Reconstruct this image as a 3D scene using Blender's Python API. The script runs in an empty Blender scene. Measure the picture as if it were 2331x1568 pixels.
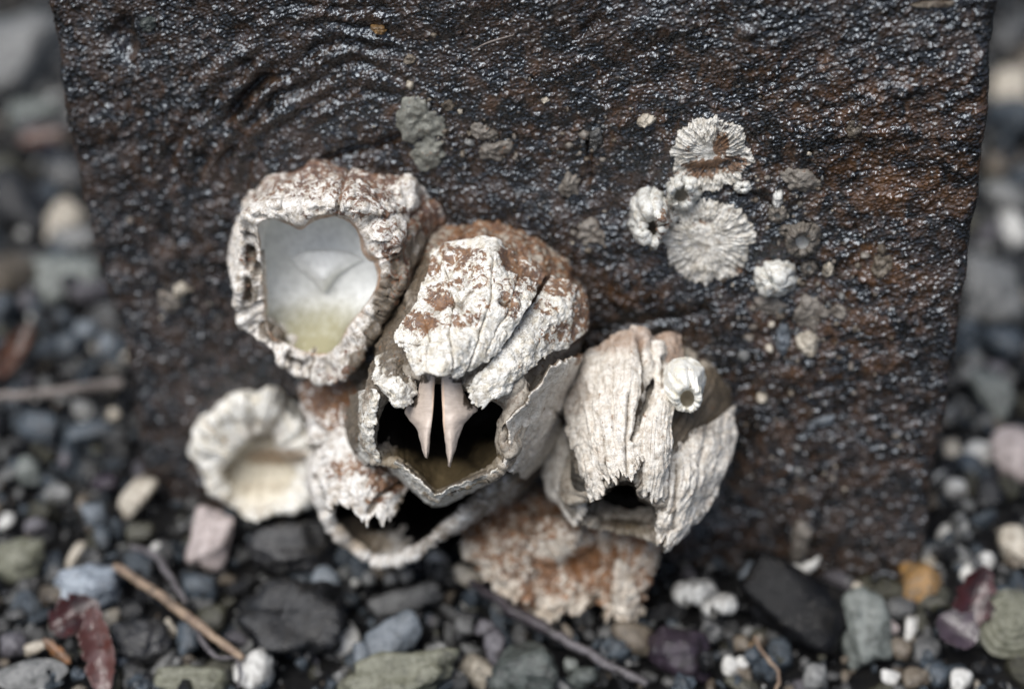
import bpy, bmesh, math, random
import numpy as np
from mathutils import Vector, Matrix, Euler

S = bpy.context.scene
COL = S.collection
S.unit_settings.system = 'METRIC'
S.unit_settings.scale_length = 0.01            # 1 unit = 1 cm
random.seed(7)

# ------------------------------------------------------------------ camera
PITCH = math.radians(42)
LENS, SENSOR = 60.0, 36.0
FW, FH = 2331.0, 1568.0                         # frame used for measuring
K = SENSOR / LENS / FW
cR = np.array([1.0, 0, 0])
cU = np.array([0, math.sin(PITCH), math.cos(PITCH)])
cD = np.array([0, math.cos(PITCH), -math.sin(PITCH)])

# slab plane: leans back 10 degrees, left side 9 degrees farther away
LEAN, YAW = math.radians(10), math.radians(9)
SN = np.array([-math.sin(YAW) * math.cos(LEAN), -math.cos(YAW) * math.cos(LEAN), math.sin(LEAN)])
SS = np.array([math.cos(YAW), -math.sin(YAW), 0.0])
ST = np.cross(SN, SS)


def ray(x, y):
    x = np.asarray(x, float); y = np.asarray(y, float)
    return cD + ((x - FW / 2) * K)[..., None] * cR - ((y - FH / 2) * K)[..., None] * cU


_q = ray(1200, 200) * 28.6
_r = ray(2090, 1310)
_b = _r * (np.dot(_q, SN) / np.dot(_r, SN))      # right end of the slab's foot
CAM = np.array([0.0, -22.0, -_b[2]])
Q0 = CAM + _q
FOCUS = 28.15

cam_d = bpy.data.cameras.new('camera')
cam = bpy.data.objects.new('camera', cam_d)
COL.objects.link(cam)
cam.location = CAM
cam.rotation_euler = (math.pi / 2 - PITCH, 0, 0)
cam_d.lens = LENS; cam_d.sensor_width = SENSOR
cam_d.clip_start = 0.5; cam_d.clip_end = 5000
cam_d.dof.use_dof = True
cam_d.dof.focus_distance = FOCUS
cam_d.dof.aperture_fstop = 0.060 / 1.08          # 11 mm wide entrance pupil (about f/5.6)
S.camera = cam

# ------------------------------------------------------------------ sky, sun, exposure
SUN_EL, SUN_AZ = math.radians(66), math.radians(222)    # azimuth clockwise from +Y
w = bpy.data.worlds.new('World'); S.world = w; w.use_nodes = True
nt = w.node_tree; nt.nodes.clear()
out = nt.nodes.new('ShaderNodeOutputWorld'); bg = nt.nodes.new('ShaderNodeBackground')
sky = nt.nodes.new('ShaderNodeTexSky'); sky.sky_type = 'NISHITA'; sky.sun_disc = False
sky.sun_elevation = SUN_EL; sky.sun_rotation = SUN_AZ
sky.air_density = 1.0; sky.dust_density = 3.0
hs = nt.nodes.new('ShaderNodeHueSaturation'); hs.inputs['Saturation'].default_value = 0.85
nt.links.new(sky.outputs[0], hs.inputs['Color']); nt.links.new(hs.outputs[0], bg.inputs[0])
bg.inputs[1].default_value = 0.05
nt.links.new(bg.outputs[0], out.inputs[0])
sl = bpy.data.lights.new('sun', 'SUN'); so = bpy.data.objects.new('sun', sl); COL.objects.link(so)
sl.energy = 1.5; sl.angle = math.radians(42); sl.color = (1.0, 0.99, 0.975)
_sd = Vector((math.sin(SUN_AZ) * math.cos(SUN_EL), math.cos(SUN_AZ) * math.cos(SUN_EL), math.sin(SUN_EL)))
so.rotation_euler = (-_sd).to_track_quat('-Z', 'Y').to_euler()
S.view_settings.view_transform = 'Standard'; S.view_settings.look = 'None'
S.view_settings.exposure = 1.2; S.view_settings.gamma = 1.0
S.view_settings.use_curve_mapping = False
S.cycles.use_denoising = True
S.cycles.max_bounces = 6
S.cycles.sample_clamp_indirect = 6


# ------------------------------------------------------------------ measuring helpers
def P(x, y, h):
    """point at height h (cm) over the slab face, seen at frame position x, y"""
    r = ray(x, y)
    t = (np.dot(Q0 - CAM, SN) + np.asarray(h, float)) / (r @ SN)
    return CAM + r * t[..., None]


def G(x, y, z=0.0):
    """point at height z over the ground, seen at frame position x, y"""
    r = ray(x, y)
    t = (z - CAM[2]) / r[..., 2]
    return CAM + r * t[..., None]


def proj(p):
    q = p - CAM
    d = q @ cD
    return np.stack([(q @ cR) / d / K + FW / 2, FH / 2 - (q @ cU) / d / K], -1)


def depth(p):
    return float((np.asarray(p) - CAM) @ cD)


# ------------------------------------------------------------------ noise (numpy)
_rs = np.random.RandomState(11)
_perm = _rs.permutation(256); _perm = np.concatenate([_perm, _perm, _perm])
_gr = _rs.normal(size=(256, 3)); _gr /= np.linalg.norm(_gr, axis=1)[:, None]
_cell = _rs.rand(256, 3)


def pnoise(p):
    p = np.asarray(p, float)
    i = np.floor(p).astype(int); f = p - i; i = i & 255
    u = f * f * f * (f * (f * 6 - 15) + 10)
    res = 0
    for dx in (0, 1):
        wx = u[:, 0] if dx else 1 - u[:, 0]
        for dy in (0, 1):
            wy = u[:, 1] if dy else 1 - u[:, 1]
            for dz in (0, 1):
                wz = u[:, 2] if dz else 1 - u[:, 2]
                h = _perm[_perm[_perm[(i[:, 0] + dx) & 255] + ((i[:, 1] + dy) & 255)] + ((i[:, 2] + dz) & 255)]
                g = _gr[h]
                res = res + wx * wy * wz * (g[:, 0] * (f[:, 0] - dx) + g[:, 1] * (f[:, 1] - dy) + g[:, 2] * (f[:, 2] - dz))
    return res * 1.5


def fbm(p, o=4, gain=0.5):
    a, s, r = 1.0, 1.0, 0
    for k in range(o):
        r = r + a * pnoise(p * s + 17.3 * k); a *= gain; s *= 2.03
    return r


def ridged(p, o=3):
    a, s, r = 1.0, 1.0, 0
    for k in range(o):
        r = r + a * (1 - 2 * np.abs(pnoise(p * s + 9.1 * k))); a *= 0.5; s *= 2.1
    return r


def worley(p, dims=3):
    p = np.asarray(p, float)
    i = np.floor(p).astype(int)
    f1 = np.full(len(p), 9.0); f2 = np.full(len(p), 9.0); idd = np.zeros(len(p), int)
    rng = (-1, 0, 1)
    for dx in rng:
        for dy in rng:
            for dz in (rng if dims == 3 else (0,)):
                c = i + np.array([dx, dy, dz])
                h = _perm[_perm[_perm[c[:, 0] & 255] + (c[:, 1] & 255)] + (c[:, 2] & 255)]
                q = c + _cell[h]
                dv = q - p
                if dims == 2: dv[:, 2] = 0
                d = np.sqrt((dv ** 2).sum(1))
                m = d < f1
                f2 = np.where(m, f1, np.minimum(f2, d)); idd = np.where(m, h, idd); f1 = np.where(m, d, f1)
    return f1, f2, idd


def worley2v(x, y):
    """2D cells with the vector from the cell's point"""
    i, j = np.floor(x).astype(int), np.floor(y).astype(int)
    f1 = np.full(len(x), 9.0); f2 = f1.copy(); idd = np.zeros(len(x), int); vx = f1 * 0; vy = f1 * 0
    for dx in (-1, 0, 1):
        for dy in (-1, 0, 1):
            h = _perm[_perm[(i + dx) & 255] + ((j + dy) & 255)]
            h = _perm[h + (((i + dx) >> 8) * 7 + ((j + dy) >> 8) * 13 & 255)]
            px_, py_ = x - (i + dx + _cell[h, 0]), y - (j + dy + _cell[h, 1])
            dd = np.sqrt(px_ ** 2 + py_ ** 2); m = dd < f1
            f2 = np.where(m, f1, np.minimum(f2, dd)); f1 = np.where(m, dd, f1)
            idd = np.where(m, h, idd); vx = np.where(m, px_, vx); vy = np.where(m, py_, vy)
    return f1, f2, idd, np.stack([vx, vy], -1)


def sm(a, b, x):
    t = np.clip((x - a) / (b - a), 0, 1)
    return t * t * (3 - 2 * t)


# ------------------------------------------------------------------ mesh helpers
def mesh_np(name, v, quads, mats, attrs=None, tris=None):
    me = bpy.data.meshes.new(name)
    nq = len(quads); ntr = 0 if tris is None else len(tris)
    me.vertices.add(len(v)); me.vertices.foreach_set('co', np.ascontiguousarray(v, np.float32).ravel())
    me.loops.add(nq * 4 + ntr * 3)
    li = np.ascontiguousarray(quads, np.int32).ravel()
    if ntr: li = np.concatenate([li, np.ascontiguousarray(tris, np.int32).ravel()])
    me.loops.foreach_set('vertex_index', li.astype(np.int32))
    me.polygons.add(nq + ntr)
    st = np.concatenate([np.arange(nq) * 4, nq * 4 + np.arange(ntr) * 3]).astype(np.int32)
    me.polygons.foreach_set('loop_start', st)
    me.polygons.foreach_set('use_smooth', np.ones(nq + ntr, bool))
    me.update(calc_edges=True); me.validate()
    for k, a in (attrs or {}).items():
        at = me.attributes.new(k, 'FLOAT', 'POINT')
        at.data.foreach_set('value', np.ascontiguousarray(a, np.float32))
    for m in (mats if isinstance(mats, (list, tuple)) else [mats]):
        me.materials.append(m)
    return me


def link(name, me, parent=None):
    o = bpy.data.objects.new(name, me); COL.objects.link(o)
    if parent:
        o.parent = parent
        o.matrix_parent_inverse = parent.matrix_basis.inverted()
    return o


def tag(o, label=None, cat=None, group=None, kind=None):
    if label: o['label'] = label
    if cat: o['category'] = cat
    if group: o['group'] = group
    if kind: o['kind'] = kind
    return o


def thing(name, label, cat, loc, group=None):
    o = bpy.data.objects.new(name, None); COL.objects.link(o)
    o.location = loc; o.empty_display_size = 0.3
    return tag(o, label, cat, group)


def gridquads(nv, nu, closed=False):
    a = np.arange(nv * nu).reshape(nv, nu)
    if closed: a = np.concatenate([a, a[:, :1]], 1)
    return np.stack([a[:-1, :-1], a[:-1, 1:], a[1:, 1:], a[1:, :-1]], -1).reshape(-1, 4)


def subset(v, quads, attrs):
    used = np.unique(quads)
    m = np.full(len(v), -1); m[used] = np.arange(len(used))
    return v[used], m[quads], {k: a[used] for k, a in attrs.items()}


def segdist(p, poly):
    best = np.full(len(p), 1e9)
    poly = np.asarray(poly, float)
    for a, b in zip(poly[:-1], poly[1:]):
        ab = b - a
        t = np.clip(((p - a) @ ab) / max(ab @ ab, 1e-9), 0, 1)
        d = np.linalg.norm(p - (a + t[:, None] * ab), axis=1)
        best = np.minimum(best, d)
    return best


def catmull(rows, v):
    """rows (n, m, k); v in 0..n-1"""
    n = len(rows)
    i = np.clip(np.floor(v).astype(int), 0, n - 2); t = (v - i)
    g = lambda j: rows[np.clip(j, 0, n - 1)]
    p0 = np.where((i == 0)[:, None, None], 2 * g(i) - g(i + 1), g(i - 1))
    p3 = np.where((i == n - 2)[:, None, None], 2 * g(i + 1) - g(i), g(i + 2))
    p1, p2 = g(i), g(i + 1)
    t = t[:, None, None]
    return 0.5 * ((2 * p1) + (-p0 + p2) * t + (2 * p0 - 5 * p1 + 4 * p2 - p3) * t ** 2 + (-p0 + 3 * p1 - 3 * p2 + p3) * t ** 3)


def resample(pts, n):
    pts = np.asarray(pts, float)
    if len(pts) > 2:
        v = np.linspace(0, len(pts) - 1, 16 * len(pts))
        pts = catmull(pts[:, None, :], v)[:, 0]
    d = np.concatenate([[0], np.cumsum(np.linalg.norm(np.diff(pts[:, :2], axis=0), axis=1) + 1e-6)])
    t = np.linspace(0, d[-1], n)
    return np.stack([np.interp(t, d, pts[:, k]) for k in range(pts.shape[1])], -1)


def normals(g, closed=False):
    if closed:
        du = np.roll(g, -1, 1) - np.roll(g, 1, 1)
    else:
        du = np.gradient(g, axis=1)
    dv = np.gradient(g, axis=0)
    n = np.cross(du, dv)
    return n / (np.linalg.norm(n, axis=2, keepdims=True) + 1e-12)


def blobs(px, lst):
    r = np.zeros(len(px))
    for x, y, rx, ry, s in lst:
        d = np.sqrt(((px[:, 0] - x) / rx) ** 2 + ((px[:, 1] - y) / ry) ** 2)
        r = np.maximum(r, s * sm(1.5, 0.55, d))
    return r


def sculpt(px, grooves, bumps):
    d = np.zeros(len(px)); dirt = np.zeros(len(px))
    for poly, wd, dp, *k in grooves or []:
        e = np.exp(-(segdist(px, poly) / wd) ** 2)
        d -= dp * e; dirt = np.maximum(dirt, e * (k[0] if k else 0.15))
    for x, y, rx, ry, a in bumps or []:
        d += a * np.exp(-((px[:, 0] - x) / rx) ** 2 - ((px[:, 1] - y) / ry) ** 2)
    return d, dirt


def plate(name, rows, mat, parent, disp, nu=110, nv=130, bulge=0.2, thick=0.14, rag=0.08, ragf=9, sides=0.0,
          grooves=None, bumps=None, stain=(), dirt=(), tint=(), seed=0, label=None, low=0.0, inner=0.0):
    """a curved shell plate: rows of (x, y, h) from its root to its free edge"""
    nu, nv = int(nu * 0.82), int(nv * 0.82)
    R = np.array([resample(r, nu) for r in rows])
    u = np.linspace(0, 1, nu)
    R[:, :, 2] += bulge * (1 - (2 * u - 1) ** 2)
    v = np.linspace(0, len(rows) - 1, nv)
    g = catmull(R, v)
    # ragged free edge and flanks
    nz = fbm(np.stack([u * ragf, np.full(nu, seed * 3.1), np.zeros(nu)], -1), 4)
    vv = np.linspace(0, 1, nv)
    wgt = vv ** 4
    end = g[-1] - g[int(nv * 0.8)]
    g = g + (wgt[:, None] * nz[None, :])[:, :, None] * end[None] * rag * 4
    if sides:
        for side in (0, -1):
            nzs = fbm(np.stack([vv * ragf, np.full(nv, seed * 5.7 + side), np.ones(nv)], -1), 4)
            wu = (1 - u if side == 0 else u) ** 6
            g[:, :, 0] += nzs[:, None] * wu[None] * sides
            g[:, :, 1] += nzs[::-1, None] * wu[None] * sides
    w3 = P(g[..., 0], g[..., 1], g[..., 2])
    n = normals(w3)
    if ((CAM - w3) * n).sum() < 0: n = -n
    fl = w3.reshape(-1, 3); nn = n.reshape(-1, 3)
    px = proj(fl)
    U = np.tile(u, nv); V = np.repeat(vv, nu)
    d, gd = sculpt(px, grooves, bumps)
    d0 = disp(fl, U, V); d = d + d0
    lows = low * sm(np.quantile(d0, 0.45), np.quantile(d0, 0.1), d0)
    front = fl + nn * d[:, None]
    edge = np.minimum(np.minimum(U, 1 - U) * 2, np.minimum(V, 1 - V) * 2)
    back = fl - nn * (thick * (0.35 + 0.65 * sm(0, 0.25, edge)))[:, None]
    fq = gridquads(nv, nu); N = nu * nv
    bq = fq[:, ::-1] + N
    a = np.arange(N).reshape(nv, nu)
    loop = np.concatenate([a[0, :-1], a[:-1, -1], a[-1, :0:-1], a[:0:-1, 0]])
    nx = np.roll(loop, -1)
    sq = np.stack([loop, loop + N, nx + N, nx], -1)
    v3 = np.concatenate([front, back])
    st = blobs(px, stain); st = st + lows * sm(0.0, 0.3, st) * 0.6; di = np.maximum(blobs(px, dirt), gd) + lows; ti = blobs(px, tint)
    at = {'stain': np.concatenate([st, st]), 'dirt': np.concatenate([di, di * 0 + 1.0]), 'tint': np.concatenate([ti, ti]),  # backs get the full dark value: painted shade behind the plates
          'inner': np.concatenate([ti * 0 + inner, ti * 0 + inner]), 'along': np.concatenate([V, V]), 'across': np.concatenate([U, U])}
    o = link(name, mesh_np(name, v3, np.concatenate([fq, bq, sq]), mat, at), parent)
    if label: o['label'] = label
    return o


def star(poly, c, th):
    """polar resample of a polygon of (x, y[, h]) round c"""
    poly = np.asarray(poly, float)
    pp = np.concatenate([poly, poly[:1]])
    m = np.arange(0, len(pp) - 1 + 1e-9, 0.05)
    # periodic catmull
    ext = np.concatenate([poly[-1:], poly, poly[:2]])
    seg = np.clip(np.floor(m).astype(int), 0, len(poly) - 1); t = (m - seg)[:, None]
    p0, p1, p2, p3 = ext[seg], ext[seg + 1], ext[seg + 2], ext[np.minimum(seg + 3, len(ext) - 1)]
    q = 0.5 * ((2 * p1) + (-p0 + p2) * t + (2 * p0 - 5 * p1 + 4 * p2 - p3) * t ** 2 + (-p0 + 3 * p1 - 3 * p2 + p3) * t ** 3)
    a = np.arctan2(q[:, 1] - c[1], q[:, 0] - c[0])
    o = np.argsort(a); q = q[o]; a = a[o]
    a3 = np.concatenate([a - 2 * math.pi, a, a + 2 * math.pi]); q3 = np.concatenate([q, q, q])
    return np.stack([np.interp(th, a3, q3[:, k]) for k in range(q.shape[1])], -1)


def ell(cx, cy, rx, ry, n=24):
    return [(cx + rx * math.cos(2 * math.pi * k / n), cy + ry * math.sin(2 * math.pi * k / n)) for k in range(n)]


def shell(loops, mat, parent, disp, nu=300, step=0.035, grooves=None, bumps=None, stain=(), dirt=(), tint=(), seed=0,
          cuts=(), names=('wall_plate', 'inner_wall'), ragk=7.0, suture=0.06, inner_mat=None, tint_in=False):
    """a barnacle cup.  loops from foot to rim to floor: dict(poly, c, h, amp, inner, rag)"""
    th = np.linspace(-math.pi, math.pi, nu, endpoint=False)
    ring = np.stack([np.cos(th) * ragk / 6, np.sin(th) * ragk / 6, np.full(nu, seed * 1.7)], -1)
    L = []
    for l in loops:
        q = star(l['poly'], l['c'], th)
        h = q[:, 2] if q.shape[1] > 2 else np.full(nu, float(l['h']))
        rg = l.get('rag', 0)
        if rg:
            nz = fbm(ring * 2.2, 5, 0.6)
            h = h + rg * nz
            nz2 = fbm(ring * 3.1 + 31, 5, 0.6)
            sc = 1 + rg * 0.35 * nz2
            q[:, :2] = np.array(l['c']) + (q[:, :2] - np.array(l['c'])) * sc[:, None]
        L.append(np.concatenate([q[:, :2], h[:, None], np.full((nu, 1), l.get('amp', 1.0)), np.full((nu, 1), l.get('inner', 0.0)), np.full((nu, 1), l.get('lip', 0.0))], 1))
    L = np.array(L)
    W = np.concatenate([P(L[..., 0], L[..., 1], L[..., 2]), L[..., 3:]], -1)
    vs = []
    for k in range(len(L) - 1):
        ds = np.median(np.linalg.norm(W[k + 1, :, :3] - W[k, :, :3], axis=1))
        m = int(np.clip(ds / step, 3, 90))
        vs.append(k + np.arange(m) / m)
    vs = np.concatenate(vs + [[len(L) - 1.0]])
    g = catmull(W, vs)
    nv = len(vs)
    w3 = g[..., :3]
    n = normals(w3, True)
    c0 = w3[: max(2, nv // 6)].mean((0, 1))
    if ((w3[: nv // 6] - c0) * n[: nv // 6]).sum() < 0: n = -n
    fl = w3.reshape(-1, 3); nn = n.reshape(-1, 3)
    amp = np.clip(g[..., 3], 0, 3).ravel(); inn = np.clip(g[..., 4], 0, 1).ravel()
    px = proj(fl)
    U = np.tile(th, nv); V = np.repeat(vs / (len(L) - 1), nu)
    d, gd = sculpt(px, grooves, bumps)
    d = (d + disp(fl, U, V)) * amp
    cut = np.zeros(len(fl))
    for a in cuts:
        da = np.abs((U - math.radians(a) + math.pi) % (2 * math.pi) - math.pi)
        cut = np.maximum(cut, np.exp(-(da / 0.035) ** 2))
    d = d - cut * suture * np.minimum(amp, 1)
    v3 = fl + nn * d[:, None]
    at = {'stain': blobs(px, stain), 'dirt': np.maximum(np.maximum(blobs(px, dirt), gd), cut * 0.7 * (1 - inn)), 'tint': blobs(px, tint) * (sm(0.02, 0.4, inn) if tint_in else 1.0),
          'inner': inn, 'lip': np.clip(g[..., 5], 0, 1).ravel(), 'along': V, 'across': (U / (2 * math.pi) + 0.5)}
    q = gridquads(nv, nu, True)
    # closing cap
    cap = np.arange((nv - 1) * nu, nv * nu)
    cc = v3[cap].mean(0)
    v3 = np.concatenate([v3, cc[None]])
    for k in at: at[k] = np.concatenate([at[k], [at[k][cap].mean()]])
    tri = np.stack([cap, np.roll(cap, -1), np.full(nu, len(v3) - 1)], -1)
    row = q[:, 0] // nu
    isin = inn.reshape(nv, nu).mean(1)[np.minimum(row, nv - 1)] > 0.6
    outs = []
    # outer wall, split at the sutures
    colu = (q[:, 0] % nu)
    cu = sorted([int(((math.radians(a) + math.pi) % (2 * math.pi)) / (2 * math.pi) * nu) for a in cuts]) or [0]
    lab = np.searchsorted(np.array(cu), colu, side='right') % len(cu)
    for k in range(len(cu)):
        s = (~isin) & (lab == k)
        if s.sum() == 0: continue
        vv, qq, aa = subset(v3, q[s], at)
        outs.append(link(names[0], mesh_np(names[0], vv, qq, mat, aa), parent))
    vv = v3; qi = q[isin]
    if len(qi):
        used = np.unique(np.concatenate([qi.ravel(), tri.ravel()]))
        m = np.full(len(v3), -1); m[used] = np.arange(len(used))
        outs.append(link(names[1], mesh_np(names[1], v3[used], m[qi], inner_mat or mat, {k: a[used] for k, a in at.items()}, m[tri]), parent))
    return outs


# ------------------------------------------------------------------ materials
class NT:
    def __init__(s, name):
        s.m = bpy.data.materials.new(name); s.m.use_nodes = True
        s.t = s.m.node_tree; s.t.nodes.clear()
        s.o = s.n('ShaderNodeOutputMaterial'); s.b = s.n('ShaderNodeBsdfPrincipled')
        s.l(s.b.outputs[0], s.o.inputs[0])
        s.tc = s.n('ShaderNodeTexCoord').outputs['Object']

    def n(s, t, **k):
        x = s.t.nodes.new(t)
        for a, b in k.items(): setattr(x, a, b)
        return x

    def l(s, a, b): s.t.links.new(a, b)

    def noise(s, scale, detail=4, rough=0.55, vec=None, dist=0.0):
        x = s.n('ShaderNodeTexNoise'); x.inputs['Scale'].default_value = scale; x.inputs['Detail'].default_value = detail
        x.inputs['Roughness'].default_value = rough; x.inputs['Distortion'].default_value = dist
        s.l(vec or s.tc, x.inputs['Vector']); return x.outputs['Fac']

    def vor(s, scale, feature='F1', out='Distance', vec=None):
        x = s.n('ShaderNodeTexVoronoi'); x.feature = feature; x.inputs['Scale'].default_value = scale
        s.l(vec or s.tc, x.inputs['Vector']); return x.outputs[out]

    def attr(s, name):
        x = s.n('ShaderNodeAttribute'); x.attribute_name = name; return x.outputs['Fac']

    def math(s, op, a, b=None, c=None):
        x = s.n('ShaderNodeMath', operation=op)
        for i, q in enumerate((a, b, c)):
            if q is None: continue
            if isinstance(q, (int, float)): x.inputs[i].default_value = q
            else: s.l(q, x.inputs[i])
        return x.outputs[0]

    def ss(s, v, a, b, lo=0.0, hi=1.0):
        x = s.n('ShaderNodeMapRange'); x.interpolation_type = 'SMOOTHSTEP'
        s.l(v, x.inputs[0])
        for i, q in zip((1, 2, 3, 4), (a, b, lo, hi)): x.inputs[i].default_value = q
        return x.outputs[0]

    def mix(s, f, a, b, blend='MIX'):
        x = s.n('ShaderNodeMix', data_type='RGBA', blend_type=blend)
        if isinstance(f, (int, float)): x.inputs[0].default_value = f
        else: s.l(f, x.inputs[0])
        for i, q in ((6, a), (7, b)):
            if isinstance(q, tuple): x.inputs[i].default_value = (*q, 1)
            else: s.l(q, x.inputs[i])
        return x.outputs[2]

    def bump(s, h, strength, dist, prev=None):
        x = s.n('ShaderNodeBump'); x.inputs['Strength'].default_value = strength; x.inputs['Distance'].default_value = dist
        s.l(h, x.inputs['Height'])
        if prev is not None: s.l(prev, x.inputs['Normal'])
        return x.outputs[0]

    def fin(s, col, rough, nrm=None, spec=0.5):
        if isinstance(col, tuple): s.b.inputs['Base Color'].default_value = (*col, 1)
        else: s.l(col, s.b.inputs['Base Color'])
        if isinstance(rough, (int, float)): s.b.inputs['Roughness'].default_value = rough
        else: s.l(rough, s.b.inputs['Roughness'])
        if nrm is not None: s.l(nrm, s.b.inputs['Normal'])
        s.b.inputs['Specular IOR Level'].default_value = spec
        return s.m


def shell_mat(name, white=(0.74, 0.71, 0.65), white2=(0.5, 0.45, 0.38), rust=(0.175, 0.085, 0.036), maroon=(0.07, 0.032, 0.022),
              dirtc=(0.055, 0.042, 0.028), tintc=(0.22, 0.2, 0.1), innerc=(0.6, 0.6, 0.58), base_stain=0.0, base_dirt=0.0,
              stripes=0.0, fine=1.0, rough=0.5, bump=0.22, vein=0.0):
    m = NT(name)
    n1 = m.noise(2.2, 5, 0.6); n2 = m.noise(7.0, 5, 0.65); n3 = m.noise(28.0, 4, 0.6)
    c = m.mix(m.ss(n2, 0.42, 0.66), white, white2)
    c = m.mix(m.ss(n3, 0.5, 0.72, 0, 0.55 * fine), c, tuple(0.55 * q for q in white2))
    if vein:
        nv = m.noise(5.5, 5, 0.6, None, 0.8)
        vn = m.math('ABSOLUTE', m.math('SUBTRACT', nv, 0.5))
        c = m.mix(m.ss(vn, 0.0, 0.028, vein, 0.0), c, (0.2, 0.155, 0.1))
        c = m.mix(m.ss(m.noise(13, 4, 0.7, None, 0.5), 0.56, 0.68, 0, vein), c, (0.26, 0.2, 0.135))
    if stripes:
        cv = m.n('ShaderNodeCombineXYZ'); m.l(m.math('MULTIPLY', m.attr('across'), 46), cv.inputs[0]); m.l(m.math('MULTIPLY', m.attr('along'), 2.5), cv.inputs[1])
        sv = m.noise(1.0, 4, 0.7, cv.outputs[0], 0.6)
        c = m.mix(m.ss(sv, 0.5, 0.7, 0, stripes), c, (0.2, 0.155, 0.12))
    # weathered grey-brown film; also shade painted on plate backs and into gaps
    c = m.mix(m.ss(m.math('ADD', m.attr('dirt'), m.math('ADD', base_dirt - 0.5, m.math('MULTIPLY', m.noise(5.0, 5, 0.7, None, 0.6), 1.0))), 0.35, 0.75, 0, 0.93), c,
              m.mix(m.ss(n3, 0.35, 0.65), dirtc, tuple(2.6 * q for q in dirtc)))
    # rust and maroon crust
    sv = m.math('ADD', m.attr('stain'), m.math('ADD', base_stain - 2.1, m.math('MULTIPLY', m.noise(8.5, 6, 0.66, None, 0.8), 4.0)))
    sc = m.mix(m.ss(m.noise(4.5, 5, 0.65, None, 0.4), 0.4, 0.6), rust, maroon)
    sc = m.mix(m.ss(n3, 0.4, 0.7, 0, 0.6), sc, tuple(1.9 * q for q in rust))
    c = m.mix(m.ss(sv, 0.36, 0.6, 0, 0.92), c, sc)
    # inside lining and tint patches; near-black linings paint in mouth shade
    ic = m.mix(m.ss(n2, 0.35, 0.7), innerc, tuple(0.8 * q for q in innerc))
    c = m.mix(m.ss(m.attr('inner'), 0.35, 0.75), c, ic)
    c = m.mix(m.ss(m.math('ADD', m.attr('tint'), m.math('MULTIPLY', m.math('SUBTRACT', n2, 0.5), 0.5)), 0.12, 1.0, 0, 0.95), c, tintc)
    c = m.mix(m.math('MULTIPLY', m.attr('lip'), m.ss(n1, 0.35, 0.6)), c, (0.42, 0.25, 0.15))
    hgt = m.math('ADD', m.math('MULTIPLY', n2, 0.5), m.math('ADD', m.math('MULTIPLY', n3, 0.5), m.math('MULTIPLY', m.noise(80, 3, 0.6), 0.22)))
    inv = m.math('SUBTRACT', 1.0, m.math('MULTIPLY', m.attr('inner'), 0.85))
    nb = m.bump(m.math('MULTIPLY', hgt, inv), bump, 0.09)
    m.fin(c, m.ss(n3, 0.3, 0.7, rough - 0.12, rough + 0.12), nb, 0.45)
    m.l(m.math('SUBTRACT', 0.4, m.math('MULTIPLY', m.attr('inner'), 0.36)), m.b.inputs['Specular IOR Level'])
    return m.m


M = {}
M['shellA'] = shell_mat('weathered shell', vein=0.75, rust=(0.15, 0.075, 0.04), maroon=(0.065, 0.03, 0.024), white=(0.78, 0.75, 0.7), innerc=(0.88, 0.89, 0.87), tintc=(0.3, 0.28, 0.165))
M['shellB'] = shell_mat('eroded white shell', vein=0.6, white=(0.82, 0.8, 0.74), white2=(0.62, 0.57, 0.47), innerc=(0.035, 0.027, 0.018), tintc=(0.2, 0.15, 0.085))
M['shellBody'] = shell_mat('fouled shell wall', white=(0.4, 0.36, 0.3), white2=(0.22, 0.18, 0.14), innerc=(0.007, 0.006, 0.005), tintc=(0.16, 0.12, 0.065), base_dirt=0.12)  # near-black innerc paints deep-mouth shade into the lining
M['shellC'] = shell_mat('hollow shell', vein=0.4, white=(0.75, 0.73, 0.69), white2=(0.45, 0.4, 0.34), innerc=(0.006, 0.005, 0.005), tintc=(0.35, 0.28, 0.2))  # black innerc: the gaping mouth's shade put into the colour
M['shellD'] = shell_mat('bleached shell', white=(0.85, 0.84, 0.78), white2=(0.7, 0.66, 0.55), innerc=(0.5, 0.45, 0.35), tintc=(0.2, 0.14, 0.08), fine=0.5)
M['shellB2'] = shell_mat('bleached chipped shell', white=(0.86, 0.85, 0.8), white2=(0.62, 0.57, 0.46), innerc=(0.62, 0.57, 0.46), tintc=(0.26, 0.19, 0.125), dirtc=(0.2, 0.16, 0.11), vein=0.3)
M['shellE'] = shell_mat('ribbed shell', white=(0.76, 0.72, 0.65), white2=(0.56, 0.5, 0.42), innerc=(0.006, 0.007, 0.006), tintc=(0.3, 0.2, 0.14), stripes=0.4, vein=0.35)  # innerc carries the same painted mouth shade
M['shellG'] = shell_mat('rusty shell', vein=0.5, white=(0.7, 0.64, 0.55), white2=(0.46, 0.37, 0.28), rust=(0.23, 0.105, 0.04), maroon=(0.1, 0.045, 0.022), innerc=(0.3, 0.19, 0.11), base_stain=0.0)
M['shellS'] = shell_mat('small shell', white=(0.7, 0.7, 0.66), white2=(0.45, 0.42, 0.36), innerc=(0.3, 0.27, 0.22), fine=0.8)
M['scar'] = shell_mat('chalky scar', white=(0.68, 0.66, 0.61), white2=(0.46, 0.43, 0.37), vein=0.6, rust=(0.15, 0.075, 0.034), maroon=(0.06, 0.035, 0.021), stripes=0.0)
M['dull'] = shell_mat('dull crust', white=(0.2, 0.18, 0.155), white2=(0.1, 0.085, 0.07), dirtc=(0.03, 0.024, 0.018))
M['crust'] = shell_mat('grey green crust', white=(0.22, 0.22, 0.19), white2=(0.12, 0.12, 0.1), dirtc=(0.035, 0.033, 0.027))


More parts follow.
